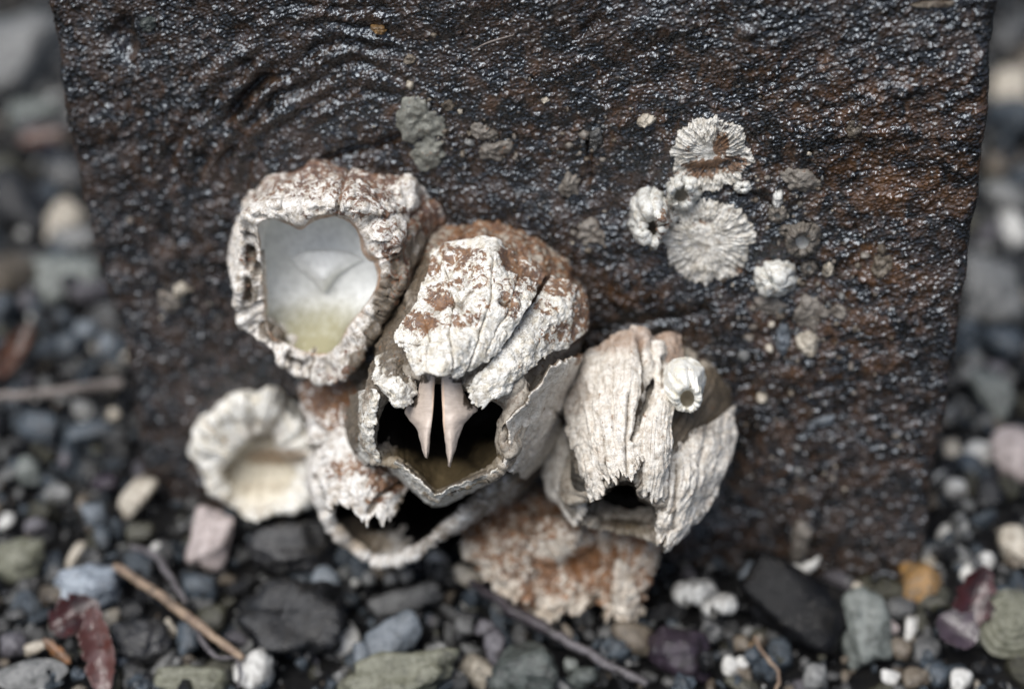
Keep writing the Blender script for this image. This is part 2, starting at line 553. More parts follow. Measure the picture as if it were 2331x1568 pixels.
def beak_mat():
    m = NT('beak valve')
    a = m.attr('along'); x = m.attr('across')
    cv = m.n('ShaderNodeCombineXYZ'); m.l(m.math('MULTIPLY', a, 55), cv.inputs[0]); m.l(m.math('MULTIPLY', x, 3.0), cv.inputs[1])
    ln = m.noise(1.0, 3, 0.6, cv.outputs[0]); n = m.noise(9, 4)
    c = m.mix(m.ss(ln, 0.4, 0.65), (0.54, 0.455, 0.385), (0.48, 0.40, 0.335))
    c = m.mix(m.ss(n, 0.5, 0.72, 0, 0.5), c, (0.62, 0.53, 0.46))
    c = m.mix(m.ss(m.math('ADD', m.attr('dirt'), m.math('MULTIPLY', m.math('SUBTRACT', m.noise(14, 4), 0.5), 0.9)), 0.35, 0.7), c, (0.05, 0.037, 0.026))
    c = m.mix(m.ss(m.attr('stain'), 0.3, 0.8, 0, 0.8), c, (0.75, 0.55, 0.4))
    return m.fin(c, 0.42, m.bump(m.math('ADD', ln, m.math('MULTIPLY', n, 0.5)), 0.15, 0.02))


M['beak'] = beak_mat()


def slab_mat():
    m = NT('wet dark stone')
    n1 = m.noise(0.55, 5, 0.6); n2 = m.noise(2.6, 5, 0.6, None, 0.5); n3 = m.noise(13, 2, 0.5)
    c = m.mix(m.ss(n2, 0.4, 0.62), (0.009, 0.007, 0.0055), (0.047, 0.027, 0.0155))
    c = m.mix(m.ss(m.math('ADD', m.attr('rust'), m.math('MULTIPLY', m.math('SUBTRACT', n2, 0.5), 1.6)), 0.3, 0.95, 0, 0.8), c, (0.13, 0.06, 0.021))
    c = m.mix(m.ss(n3, 0.55, 0.75, 0, 0.5), c, (0.07, 0.058, 0.047))
    c = m.mix(m.math('MULTIPLY', m.attr('grain'), 0.9), c, (0.12, 0.1, 0.08))
    wet = m.noise(1.3, 4, 0.6)
    rg = m.math('ADD', m.ss(n3, 0.3, 0.7, 0.14, 0.3), m.ss(wet, 0.42, 0.62, 0.0, 0.15))
    sc = m.n('ShaderNodeMapping'); sc.inputs['Rotation'].default_value = (0, math.radians(28), 0); sc.inputs['Scale'].default_value = (0.6, 1, 1)
    m.l(m.tc, sc.inputs['Vector'])
    v = m.vor(13, vec=sc.outputs[0])
    h = m.math('SUBTRACT', m.math('MULTIPLY', n3, 0.8), m.math('MULTIPLY', v, 0.7))
    nb = m.bump(h, 0.4, 0.05)
    m.fin(c, rg, nb, 0.85)
    m.b.inputs['IOR'].default_value = 1.55
    m.b.inputs['Specular Tint'].default_value = (0.8, 0.9, 1.0, 1)
    return m.m


M['slab'] = slab_mat()


def pebble_mat(name, c1, c2, gloss=0.35, scale=5.0, speck=None, spec=0.5):
    m = NT(name)
    n = m.noise(scale, 5, 0.62, None, 0.5); f = m.noise(30, 3)
    c = m.mix(m.ss(n, 0.38, 0.64), c1, c2)
    c = m.mix(m.ss(m.noise(2.4, 5, 0.7, None, 0.5), 0.5, 0.68, 0, 0.7), c, (0.02, 0.018, 0.015))
    c = m.mix(m.ss(m.noise(scale * 5, 4, 0.7), 0.58, 0.7, 0, 0.5), c, tuple(min(0.8, 1.7 * q + 0.02) for q in c1))
    if speck: c = m.mix(m.ss(m.noise(scale * 3.3, 4, 0.6), 0.56, 0.66, 0, 0.9), c, speck)
    return m.fin(c, m.ss(f, 0.3, 0.7, gloss - 0.1, gloss + 0.12), m.bump(m.math('ADD', n, m.math('MULTIPLY', f, 0.5)), 0.5, 0.08), spec)


PM = {
    'white': ((0.66, 0.65, 0.6), (0.5, 0.48, 0.43)), 'cream': ((0.56, 0.49, 0.37), (0.42, 0.34, 0.23)),
    'paleblue': ((0.3, 0.34, 0.38), (0.2, 0.235, 0.27)), 'greyblue': ((0.13, 0.16, 0.19), (0.07, 0.085, 0.1)),
    'grey': ((0.19, 0.19, 0.185), (0.1, 0.1, 0.1)), 'darkgrey': ((0.028, 0.03, 0.034), (0.014, 0.015, 0.018)),
    'olive': ((0.12, 0.115, 0.065), (0.06, 0.055, 0.032)), 'palegreen': ((0.33, 0.37, 0.33), (0.2, 0.23, 0.2)),
    'greengrey': ((0.15, 0.18, 0.16), (0.08, 0.1, 0.09)), 'tan': ((0.32, 0.25, 0.165), (0.2, 0.14, 0.085)),
    'pink': ((0.52, 0.42, 0.39), (0.42, 0.33, 0.3)), 'lilac': ((0.24, 0.22, 0.25), (0.14, 0.125, 0.15)),
    'purple': ((0.075, 0.055, 0.075), (0.04, 0.028, 0.04)), 'orange': ((0.3, 0.17, 0.06), (0.2, 0.13, 0.065)),
    'black': ((0.008, 0.008, 0.011), (0.012, 0.012, 0.016)), 'palegrey': ((0.4, 0.4, 0.38), (0.27, 0.28, 0.27)),
}
for k, (a, b) in PM.items():
    lum = lambda q: 0.3 * q[0] + 0.59 * q[1] + 0.11 * q[2]
    sat = 1.0 if k in ('orange', 'purple', 'greyblue', 'paleblue', 'grey') else 0.7
    drk = 0.9 if k in ('white', 'orange', 'pink', 'cream') else 0.52
    a, b = [tuple(max(0.005, (lum(q) + (z - lum(q)) * sat) * f * drk) for z in q) for q, f in ((a, 1.0), (b, 0.75))]
    M[k] = pebble_mat(k + ' stone', a, b, 0.13 if k in ('black', 'darkgrey', 'greyblue', 'purple', 'grey') else 0.26, spec=0.2 if k == 'black' else 0.4)
M['mossy'] = pebble_mat('mossy stone', (0.17, 0.17, 0.125), (0.09, 0.09, 0.06), 0.45, 6, (0.28, 0.28, 0.22))
M['spotted'] = pebble_mat('spotted stone', (0.3, 0.34, 0.38), (0.2, 0.23, 0.27), 0.35, 3, (0.05, 0.055, 0.065))
M['fleck'] = pebble_mat('flecked dark stone', (0.026, 0.026, 0.027), (0.014, 0.014, 0.016), 0.16, 5, (0.12, 0.115, 0.1))

# ------------------------------------------------------------------ SETTING: ground
def ground_h(x, y):
    p = np.stack([x * 0.12, y * 0.12, x * 0 + 3.3], -1)
    q = np.stack([x * 0.9, y * 0.9, x * 0 + 7.3], -1)
    near = sm(60, 20, np.hypot(x, y))
    return -0.25 + 0.35 * fbm(p, 3) * near + 0.1 * fbm(q, 3) * near


def build_ground():
    k = np.linspace(-1, 1, 220)
    ax = np.sign(k) * (np.abs(k) * 16 + np.abs(k) ** 7 * 380)
    X, Y = np.meshgrid(ax, ax + 2)
    z = ground_h(X.ravel(), Y.ravel())
    v = np.stack([X.ravel(), Y.ravel(), z], -1)
    m = NT('wet black sand')
    n = m.noise(3, 6, 0.7); f = m.noise(14, 5, 0.7); s = m.noise(45, 3, 0.6)
    c = m.mix(m.ss(n, 0.4, 0.65), (0.006, 0.006, 0.007), (0.016, 0.015, 0.014))
    c = m.mix(m.ss(s, 0.55, 0.72, 0, 0.7), c, (0.1, 0.1, 0.1))
    mat = m.fin(c, m.ss(s, 0.3, 0.7, 0.25, 0.5), m.bump(m.math('ADD', f, s), 0.9, 0.12))
    o = link('ground', mesh_np('ground', v, gridquads(220, 220), mat))
    tag(o, kind='structure')


build_ground()

# ------------------------------------------------------------------ SLAB
L_EDGE = [(60, -170), (88, -70), (105, 10), (118, 60), (135, 150), (150, 300), (180, 430), (205, 560), (222, 640), (243, 690), (275, 780),
          (298, 870), (310, 980), (318, 1080), (335, 1180), (350, 1300)]
R_EDGE = [(2308, -170), (2290, -70), (2272, 10), (2262, 70), (2252, 170), (2246, 300), (2231, 420), (2216, 520), (2206, 600), (2182, 760),
          (2168, 850), (2153, 950), (2132, 1050), (2112, 1180), (2094, 1310), (2080, 1400)]


def st_of(p):
    q = p - Q0
    return np.stack([q @ SS, q @ ST], -1)


def slab_xyz(s, t, h):
    return Q0 + s[..., None] * SS + t[..., None] * ST + np.asarray(h)[..., None] * SN


def slab_low(s_, t_):
    an = math.radians(27); z = s_ * 0
    al = s_ * math.cos(an) + t_ * math.sin(an); ac = -s_ * math.sin(an) + t_ * math.cos(an)
    return 0.16 * fbm(np.stack([s_ * 0.25, t_ * 0.3, z], -1), 3) + 0.05 * fbm(np.stack([al * 0.9, ac * 1.9, z + 4], -1), 3, 0.5)


def on_slab(X, Y):
    """points on the real (uneven) slab face"""
    w3 = P(X, Y, np.zeros(len(X)))
    q = st_of(w3)
    return w3 + SN * (slab_low(q[:, 0], q[:, 1]) + 0.02)[:, None]


def build_slab():
    le = st_of(P(*np.array(L_EDGE, float).T, np.zeros(len(L_EDGE))))[::-1]
    re = st_of(P(*np.array(R_EDGE, float).T, np.zeros(len(R_EDGE))))[::-1]
    nu, nv = 780, 680
    t = np.linspace(max(le[0, 1], re[0, 1]) - 0.3, min(le[-1, 1], re[-1, 1]), nv)
    zz = np.zeros(nv)
    sL = np.interp(t, le[:, 1], le[:, 0]) + 0.045 * fbm(np.stack([t * 1.1, zz, zz], -1), 6, 0.65)
    sR = np.interp(t, re[:, 1], re[:, 0]) + 0.035 * fbm(np.stack([t * 1.1, zz + 5, zz], -1), 6, 0.65)
    u = np.linspace(0, 1, nu)
    Sx = sL[:, None] + (sR - sL)[:, None] * u[None]
    T = np.repeat(t[:, None], nu, 1)
    s_, t_ = Sx.ravel(), T.ravel()
    w0 = slab_xyz(s_, t_, np.zeros(len(s_)))
    px = proj(w0)
    # streak direction: rises to the right; bends into arcs at the upper left
    an = math.radians(27)
    al = s_ * math.cos(an) + t_ * math.sin(an); ac = -s_ * math.sin(an) + t_ * math.cos(an)
    z = np.zeros(len(s_))
    wp = 0.25 * fbm(np.stack([s_ * 0.7, t_ * 0.7, z + 2], -1), 3)
    d = np.zeros(len(s_)); hh = None
    for lx, ly, tl, hg, off, keep in ((0.078, 0.052, 1.0, 0.03, 0.0, 1.1), (0.16, 0.095, 0.6, 0.045, 40.0, 0.22)):
        cx, cy = al / lx + wp * 0.6 + off, ac / ly + wp * 0.4
        f1, f2, idd, vec = worley2v(cx, cy)
        k1, k2, k3 = _cell[idd, 0], _cell[idd, 1], _cell[idd, 2]
        face = hg * (0.3 + k1) - tl * (ly * vec[:, 1] * (0.55 + 0.9 * (k2 - 0.5)) + lx * 0.8 * vec[:, 0] * (k3 - 0.5))
        g = sm(0.0, 0.32, f2 - f1)
        on = (k3 < keep)
        d += on * face * g
        if hh is None: hh, grain = k1, g
    d += slab_low(s_, t_)
    # curved ridges at the upper left
    rr = np.hypot(px[:, 0] - 830, (px[:, 1] - 480) * 1.05) + 34 * fbm(np.stack([s_ * 0.5, t_ * 0.5, z + 9], -1), 3) + 9 * fbm(np.stack([s_ * 2.2, t_ * 2.2, z + 3], -1), 3)
    wa = sm(210, 300, rr) * sm(560, 450, rr) * sm(980, 800, px[:, 0]) * sm(560, 420, px[:, 1] - 0.15 * (830 - px[:, 0]))
    d += wa * (0.05 + 0.08 * pnoise(np.stack([s_ * 0.9, t_ * 0.9, z + 21], -1))) * np.sin(rr / 58 * 2 * math.pi + 2.6 * fbm(np.stack([s_ * 0.8, t_ * 0.8, z + 1], -1), 2))
    # cracks
    cr = [([(700, 380), (780, 350), (850, 340), (900, 318), (940, 295)], 9, 0.16), ([(660, 170), (600, 180), (560, 215), (520, 270)], 8, 0.12),
          ([(1300, 430), (1340, 410), (1340, 330)], 7, 0.09), ([(1640, 425), (1720, 455), (1770, 480)], 12, 0.12),
          ([(1350, 760), (1420, 740), (1560, 720), (1600, 700)], 14, 0.1), ([(260, 80), (290, 110), (280, 60)], 22, 0.25),
          ([(1330, 70), (1360, 45)], 12, 0.12), ([(1700, 880), (1690, 1000), (1640, 1120)], 22, 0.1)]
    dd, _ = sculpt(px, cr, [(1700, 70, 25, 14, 0.12), (1480, 60, 60, 30, 0.05), (2050, 200, 40, 18, 0.1), (1990, 300, 120, 14, 0.05)])
    d += dd
    # rounded edges
    er = 0.22
    for e in (s_ - np.repeat(sL, nu), np.repeat(sR, nu) - s_):
        k = np.clip(1 - e / er, 0, 1)
        d -= er * (1 - np.sqrt(np.clip(1 - k * k, 0, 1)))
    v = w0 + SN * d[:, None]
    q = gridquads(nv, nu)
    rust = blobs(px, [(2050, 330, 330, 230, 0.5), (1900, 700, 260, 200, 0.45), (2000, 600, 70, 70, 0.7), (1450, 640, 90, 90, 0.5), (900, 240, 120, 60, 0.4),
                      (1600, 1000, 300, 250, 0.35), (1300, 250, 300, 140, 0.35), (1750, 250, 300, 200, 0.4), (2050, 900, 150, 300, 0.25), (450, 250, 200, 120, .3), (2080, 420, 120, 60, 0.65), (330, 480, 260, 260, 0.2)])
    gr = (hh > 0.95) * grain * 0.7
    # sides, top and back
    TH = 2.4; nb = 26
    allv, allq = [v], [q]
    base = nu * nv
    idx = np.arange(base).reshape(nv, nu)
    rA, gA = [rust], [gr]

    def skirt(ring):
        nonlocal base
        p0 = v[ring]; prev = ring
        for k in range(1, nb + 1):
            f = (k / nb) ** 1.3 * TH
            nz = 0.1 * fbm(np.concatenate([p0[:, :2] * 2, p0[:, 2:] * 2 + f * 2], 1), 4) * min(1, f)
            pk = p0 - SN * f + SS * nz[:, None]
            cur = np.arange(base, base + len(ring)); base += len(ring)
            allv.append(pk); rA.append(rust[ring]); gA.append(gr[ring] * 0)
            allq.append(np.stack([prev[:-1], prev[1:], cur[1:], cur[:-1]], -1)); prev = cur
        return prev
    ring = np.concatenate([idx[:, 0], idx[-1, 1:], idx[::-1, -1][1:]])
    last = skirt(ring)
    # back closed coarsely: fan strip between left and right borders
    lb = last[:nv]; rb = last[-nv:][::-1]
    allq.append(np.stack([lb[:-1], lb[1:], rb[1:], rb[:-1]], -1))
    me = mesh_np('stone_slab', np.concatenate(allv), np.concatenate(allq), M['slab'], {'rust': np.concatenate(rA), 'grain': np.concatenate(gA)})
    o = link('stone_slab', me)
    tag(o, 'dark wet brown-black rough stone slab standing upright in the gravel', 'slab')
    return o


slab = build_slab()

# ------------------------------------------------------------------ BARNACLES
def rough(a=0.05, b=0.03, c=0.012, s=1.0, pits=0.0):
    def f(p, U, V):
        d = a * fbm(p * 1.6 * s, 4, 0.55) + b * ridged(p * 4.2 * s, 3) * 0.5 + c * fbm(p * 14 * s, 3)
        if pits:
            f1, f2, _ = worley(p * 5.5 * s)
            d = d - pits * sm(0.42, 0.1, f1)
        return d
    return f


def flaky(a=0.07, c=0.012, s=1.0, pits=0.04):
    def f(p, U, V):
        t = fbm(p * 2.1 * s, 5, 0.6) + 0.25 * pnoise(p * 9 * s)
        d = 0.5 * a * (sm(-0.26, -0.06, t) + 0.6 * sm(0.1, 0.22, t) + 0.5 * sm(0.36, 0.46, t) - 1.0) + 0.07 * fbm(p * 1.1, 3) + 0.6 * c * fbm(p * 8 * s, 3)
        f1, f2, _ = worley(p * 4.0 * s)
        return d - pits * sm(0.30, 0.1, f1) + 0.008 * ridged(p * 3.1 * s, 2)
    return f


def ribs(k=30, amp=0.05, base=None, seed=0.0):
    base = base or rough(0.03, 0.02, 0.01)

    def f(p, U, V):
        ring = np.stack([np.cos(U) * k / 6, np.sin(U) * k / 6, V * 1.3 + seed], -1)
        return base(p, U, V) + amp * ridged(ring, 3) * 0.5
    return f


def ribs_u(k=12, amp=0.05, base=None, seed=0.0):
    base = base or rough(0.03, 0.02, 0.01)

    def f(p, U, V):
        q = np.stack([U * k + 0.5 * pnoise(p * 1.3), V * 1.6, U * 0 + seed], -1)
        msk = 0.45 + 0.9 * sm(-0.25, 0.3, pnoise(p * 1.7 + 5))
        return base(p, U, V) + amp * msk * ridged(q, 3) * 0.5 + 0.4 * amp * sm(-0.05, 0.08, fbm(np.stack([U * k * 0.5, V * 2.2, U * 0 + seed + 8], -1), 4, 0.6))
    return f


def barnA():
    t = thing('barnacle', 'large empty barnacle with a wide pale grey opening, left of the beaked one', 'barnacle', P(754, 523, 0))
    c = (725, 640)
    outer = [(546, 500, 1.4), (600, 462, 1.45), (680, 462, 1.5), (760, 462, 1.5), (850, 470, 1.5), (905, 515, 1.5), (915, 580, 1.6), (915, 640, 1.75), (890, 710, 1.9), (850, 780, 2.0),
             (810, 845, 2.0), (750, 872, 1.95), (690, 858, 1.9), (640, 825, 1.85), (615, 795, 1.8), (556, 752, 1.7), (534, 700, 1.6), (545, 650, 1.55), (543, 560, 1.45)]
    inner = [(592, 503, 1.5), (640, 498, 1.5), (680, 514, 1.55), (720, 494, 1.5), (780, 492, 1.5), (818, 520, 1.5), (835, 565, 1.55), (862, 600, 1.7), (866, 640, 1.75), (842, 690, 1.85),
             (800, 742, 1.9), (770, 790, 1.9), (740, 806, 1.85), (700, 806, 1.8), (655, 785, 1.75), (612, 750, 1.65), (602, 700, 1.55), (597, 600, 1.5)]

    def mid(f, dh):
        th = np.linspace(-math.pi, math.pi, 40, endpoint=False)
        a = star(outer, c, th); b = star(inner, c, th)
        q = a * (1 - f) + b * f; q[:, 2] += dh
        return q
    foot = [(538, 500), (556, 450), (610, 408), (690, 378), (726, 360), (800, 384), (900, 400), (968, 424), (1005, 485), (990, 600), (930, 680), (800, 690), (600, 680), (535, 600)]
    r2 = [(x, y) for x, y in ell(742, 570, 212, 165)]
    inn1 = mid(1.1, -0.45); inn1[:, 2] -= 0
    cav = ell(735, 632, 118, 128)
    base = ribs(26, 0.045, flaky(0.07, 0.014), 1)

    def disp(p, U, V):
        d = base(p, U, V)
        # open chambers inside the broken rim
        band = sm(0.30, 0.345, V) * sm(0.46, 0.42, V)
        ring = np.stack([np.cos(U) * 3.2, np.sin(U) * 3.2, U * 0 + 5], -1)
        lf = sm(-0.2, 0.35, np.cos(U - math.radians(155)))
        return d - band * 0.3 * sm(-0.05, 0.25, pnoise(ring)) * (0.15 + lf)
    shell([dict(poly=foot, c=(762, 525), h=-0.1, amp=1), dict(poly=r2, c=(742, 570), h=0.75, amp=1.2),
           dict(poly=mid(0.0, 0), c=c, h=0, amp=1, rag=0.1), dict(poly=mid(0.45, 0.05), c=c, h=0, amp=1.2, rag=0.12), dict(poly=mid(0.7, 0.06), c=c, h=0, amp=1.0, rag=0.1), dict(poly=mid(0.95, 0.05), c=c, h=0, amp=0.5, rag=0.06, lip=0.2), dict(poly=mid(1.03, -0.08), c=c, h=0, amp=0.3, rag=0.05, lip=1.0),
           dict(poly=inn1, c=c, h=0, amp=0.25, inner=0.85), dict(poly=ell(744, 575, 170, 128), c=(744, 575), h=0.7, amp=0.15, inner=1), dict(poly=ell(748, 560, 150, 105), c=(748, 560), h=0.5, amp=0.1, inner=1),
           dict(poly=ell(750, 555, 60, 42), c=(750, 555), h=0.45, amp=0.0, inner=1), dict(poly=ell(750, 555, 5, 5), c=(750, 555), h=0.45, amp=0.0, inner=1)],
          M['shellA'], t, disp, nu=360, step=0.036, seed=1, cuts=(-150, -75, -20, 35, 95, 160),
          stain=[(700, 385, 150, 24, .8), (860, 408, 110, 20, .85), (690, 425, 120, 30, 0.62), (830, 440, 90, 26, 0.66), (980, 490, 40, 50, .8), (1000, 560, 30, 60, .7), (560, 590, 16, 30, 0.6), (560, 670, 14, 25, 0.5), (905, 500, 60, 30, 0.6),
                 (890, 560, 40, 40, 0.55), (920, 640, 40, 60, 0.4), (800, 865, 60, 30, 0.6), (770, 490, 90, 14, 0.45), (800, 790, 40, 30, 0.3), (590, 440, 60, 25, 0.4)],
          dirt=[(900, 700, 50, 90, 1.0), (868, 770, 40, 50, 1.0), (925, 610, 45, 70, 0.75), (960, 540, 50, 60, 0.7), (835, 830, 55, 40, 0.9), (580, 640, 12, 80, 0.6), (620, 770, 40, 14, 0.7)],
          tint=[(720, 830, 190, 150, 0.85), (720, 830, 130, 70, 1.3)],
          bumps=[(925, 430, 30, 20, 0.22), (730, 600, 26, 26, 0.05)], grooves=[([(566, 572), (567, 604)], 11, 0.22, 1.0), ([(563, 640), (566, 682)], 10, 0.2, 1.0), ([(592, 752), (628, 772)], 12, 0.22, 1.0), ([(655, 815), (690, 832)], 9, 0.14, .8), ([(556, 520), (566, 540)], 10, 0.14, .7),
                   ([(852, 508), (905, 506)], 14, 0.3, 1.0), ([(905, 590), (900, 640)], 12, 0.16, .9)], tint_in=True)
    plate('inner_fold', [[(655, 590, .5), (690, 575, .56), (735, 572, .58), (785, 575, .56), (830, 592, .5)], [(682, 612, .55), (735, 604, .7), (790, 610, .55)], [(708, 634, .58), (736, 632, .78), (764, 628, .58)], [(732, 660, .6), (737, 664, .66), (742, 659, .6)]],
          M['shellA'], t, rough(0.02, 0.004, 0.002), nu=50, nv=40, bulge=0, thick=0.03, rag=0.0, seed=2, inner=1.0, label='pale V-shaped fold deep inside the opening')
    # broken flaps on the right of the mouth
    plate('wall_fragment', [[(835, 500, 1.3), (870, 485, 1.2), (915, 485, 1.0)], [(835, 525, 1.55), (870, 520, 1.5), (925, 510, 1.2)], [(845, 545, 1.7), (880, 550, 1.6), (920, 545, 1.3)]],
          M['shellA'], t, rough(0.03, 0.03, 0.01), nu=50, nv=50, bulge=0.1, thick=0.1, rag=0.12, stain=[(880, 520, 30, 20, 0.6)], seed=3)
    return t


def barnB():
    t = thing('barnacle', 'large beaked barnacle with two pointed pink-beige valves in its dark mouth', 'barnacle', P(1090, 715, 0))
    c = (1000, 985)
    outer = [(841, 885, 3.3), (890, 850, 3.2), (960, 838, 3.2), (1040, 845, 3.2), (1110, 870, 3.2), (1190, 880, 3.1), (1185, 930, 3.3), (1150, 965, 3.45), (1152, 1005, 3.5), (1166, 1022, 3.55), (1150, 1066, 3.55),
             (1096, 1090, 3.5), (1042, 1116, 3.5), (989, 1137, 3.5), (943, 1095, 3.45), (900, 1060, 3.4), (858, 1055, 3.35), (836, 1035, 3.35), (820, 988, 3.3), (829, 945, 3.3)]
    inner = [(868, 915, 3.35), (900, 885, 3.25), (960, 860, 3.2), (1040, 866, 3.2), (1100, 890, 3.2), (1150, 915, 3.2), (1144, 945, 3.35), (1140, 970, 3.4), (1138, 1005, 3.45), (1140, 1030, 3.45), (1130, 1052, 3.45),
             (1090, 1076, 3.4), (1040, 1098, 3.4), (990, 1112, 3.4), (955, 1078, 3.4), (915, 1044, 3.35), (880, 1038, 3.3), (862, 1020, 3.3), (853, 985, 3.3), (860, 945, 3.3)]
    th = np.linspace(-math.pi, math.pi, 48, endpoint=False)
    a = star(outer, c, th); b = star(inner, c, th)
    i1 = c + (b[:, :2] - c) * 0.97; i1 = np.concatenate([i1, b[:, 2:] - 0.35], 1)
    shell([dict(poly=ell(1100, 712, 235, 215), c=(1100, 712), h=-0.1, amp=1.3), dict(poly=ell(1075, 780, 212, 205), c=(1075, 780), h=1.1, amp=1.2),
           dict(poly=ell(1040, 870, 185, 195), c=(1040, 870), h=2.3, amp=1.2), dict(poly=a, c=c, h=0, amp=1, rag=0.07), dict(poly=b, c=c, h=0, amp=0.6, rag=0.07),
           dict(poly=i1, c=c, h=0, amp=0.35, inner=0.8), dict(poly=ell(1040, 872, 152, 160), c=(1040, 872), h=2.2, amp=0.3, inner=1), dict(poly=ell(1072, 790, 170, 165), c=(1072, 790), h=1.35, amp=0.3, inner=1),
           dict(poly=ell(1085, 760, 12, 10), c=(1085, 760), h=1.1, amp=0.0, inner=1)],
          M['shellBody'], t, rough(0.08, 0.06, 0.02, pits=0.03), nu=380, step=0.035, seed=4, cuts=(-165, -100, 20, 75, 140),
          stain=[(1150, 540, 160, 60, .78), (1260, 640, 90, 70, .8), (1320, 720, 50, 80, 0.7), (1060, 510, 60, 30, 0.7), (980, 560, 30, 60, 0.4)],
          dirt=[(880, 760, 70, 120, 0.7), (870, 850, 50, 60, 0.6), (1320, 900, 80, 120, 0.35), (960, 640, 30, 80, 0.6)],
          tint=[(1000, 1085, 120, 40, 0.7), (905, 1045, 50, 25, 0.6), (1110, 1040, 40, 40, 0.6)])  # brown tint paints the lit lower inside wall over the black lining
    ero = flaky(0.07, 0.008, pits=0.03)
    plate('wall_plate', [
        [(988, 566, 1.1), (1050, 550, 1.1), (1120, 548, 1.1), (1180, 580, 1.0), (1250, 618, .95)],
        [(968, 640, 1.9), (1040, 630, 2.0), (1110, 630, 2.0), (1180, 640, 1.85), (1228, 655, 1.7)],
        [(938, 705, 2.55), (1020, 700, 2.7), (1100, 700, 2.7), (1195, 707, 2.4)],
        [(897, 757, 3.0), (980, 762, 3.2), (1060, 765, 3.2), (1150, 782, 2.95)],
        [(922, 812, 3.45), (980, 812, 3.6), (1040, 815, 3.6), (1095, 828, 3.35)],
        [(946, 858, 3.8), (971, 846, 3.9), (998, 851, 3.95), (1024, 855, 3.9), (1044, 864, 3.75)]],
        M['shellB'], t, ero, nu=180, nv=200, bulge=0.06, thick=0.2, rag=0.03, sides=5, seed=1, low=0.45,
        stain=[(1050, 590, 45, 26, .75), (1010, 570, 22, 16, .7), (1180, 590, 50, 30, .8), (1230, 610, 40, 40, .8), (1000, 672, 28, 26, .8), (1100, 635, 40, 20, .5), (955, 735, 42, 26, .85), (1058, 728, 44, 18, .7),
               (1160, 690, 24, 40, .7), (1080, 600, 30, 25, .6), (985, 610, 20, 20, .7), (1150, 650, 30, 20, .5), (1020, 640, 30, 14, .5), (1100, 700, 22, 12, .4), (1200, 640, 30, 30, .55)],
        grooves=[([(1142, 690), (1158, 694)], 8, 0.2, 1.0), ([(1010, 640), (1030, 600)], 8, 0.08), ([(1040, 650), (1050, 700)], 9, 0.07), ([(1000, 690), (1070, 650), (1130, 640)], 10, 0.07), ([(920, 760), (990, 775), (1080, 740)], 12, 0.05), ([(1012, 610), (1030, 690), (1022, 760), (1035, 845)], 2.5, 0.05, .7), ([(1120, 600), (1118, 680), (1090, 770), (1062, 850)], 2.5, 0.05, .7), ([(960, 700), (975, 770), (968, 840)], 2.5, 0.04, .6), ([(1185, 620), (1150, 720), (1105, 800)], 2.5, 0.05, .6), ([(905, 775), (985, 790), (1080, 795)], 2.2, 0.03, .45)],
        bumps=[(1110, 580, 40, 45, 0.16), (1020, 575, 30, 20, 0.1), (1000, 800, 60, 30, 0.06)], label='large pitted white plate above the beak')
    plate('wall_plate', [
        [(1258, 622, 1.0), (1290, 640, .95), (1328, 668, .8)],
        [(1226, 672, 1.65), (1285, 700, 1.6), (1338, 740, 1.2)],
        [(1178, 738, 2.35), (1232, 765, 2.3), (1290, 790, 1.9)],
        [(1134, 802, 2.95), (1180, 825, 2.9), (1232, 820, 2.6)],
        [(1092, 850, 3.35), (1135, 880, 3.3), (1185, 862, 3.05)],
        [(1062, 884, 3.6), (1078, 914, 3.65), (1106, 930, 3.6), (1138, 908, 3.4)]],
        M['shellB'], t, flaky(0.065, 0.008, pits=0.03), low=0.45, nu=110, nv=190, bulge=0.12, thick=0.2, rag=0.04, sides=6, seed=2,
        stain=[(1290, 650, 50, 30, .75), (1330, 700, 30, 60, .9), (1240, 700, 30, 20, .6), (1310, 760, 40, 30, .7), (1255, 760, 30, 30, .3)],
        dirt=[(1180, 850, 30, 14, .5)])
    plate('wall_plate', [
        [(1345, 800, .7), (1310, 890, .5), (1292, 960, .5), (1262, 1030, .9), (1200, 1092, 1.8)],
        [(1300, 815, 2.1), (1272, 900, 2.0), (1250, 970, 2.1), (1215, 1030, 2.4), (1172, 1076, 3.0)],
        [(1256, 832, 2.95), (1212, 900, 3.2), (1160, 955, 3.5), (1160, 1010, 3.55), (1148, 1066, 3.65)]],
        M['shellE'], t, rough(0.05, 0.03, 0.01), nu=150, nv=110, bulge=0.0, thick=0.12, rag=0.06, sides=9, seed=5,
        stain=[(1340, 800, 30, 50, .8)], dirt=[(1300, 900, 30, 60, .3), (1230, 1050, 30, 30, .3)], grooves=[([(1290, 955), (1250, 930), (1235, 945)], 5, 0.06)])
    plate('wall_plate', [
        [(862, 815, 2.7), (898, 800, 2.75), (934, 828, 2.7)],
        [(852, 842, 3.15), (900, 842, 3.25), (945, 852, 3.1)],
        [(845, 868, 3.5), (900, 884, 3.6), (950, 882, 3.4)],
        [(884, 908, 3.65), (908, 928, 3.7), (938, 914, 3.55)]],
        M['shellB'], t, flaky(0.07, 0.012), low=0.5, nu=80, nv=80, bulge=0.12, thick=0.2, rag=0.06, sides=5, seed=7, dirt=[(900, 820, 40, 30, .75), (935, 870, 14, 30, .5)],
        label='small knobbly white plate left of the beak')
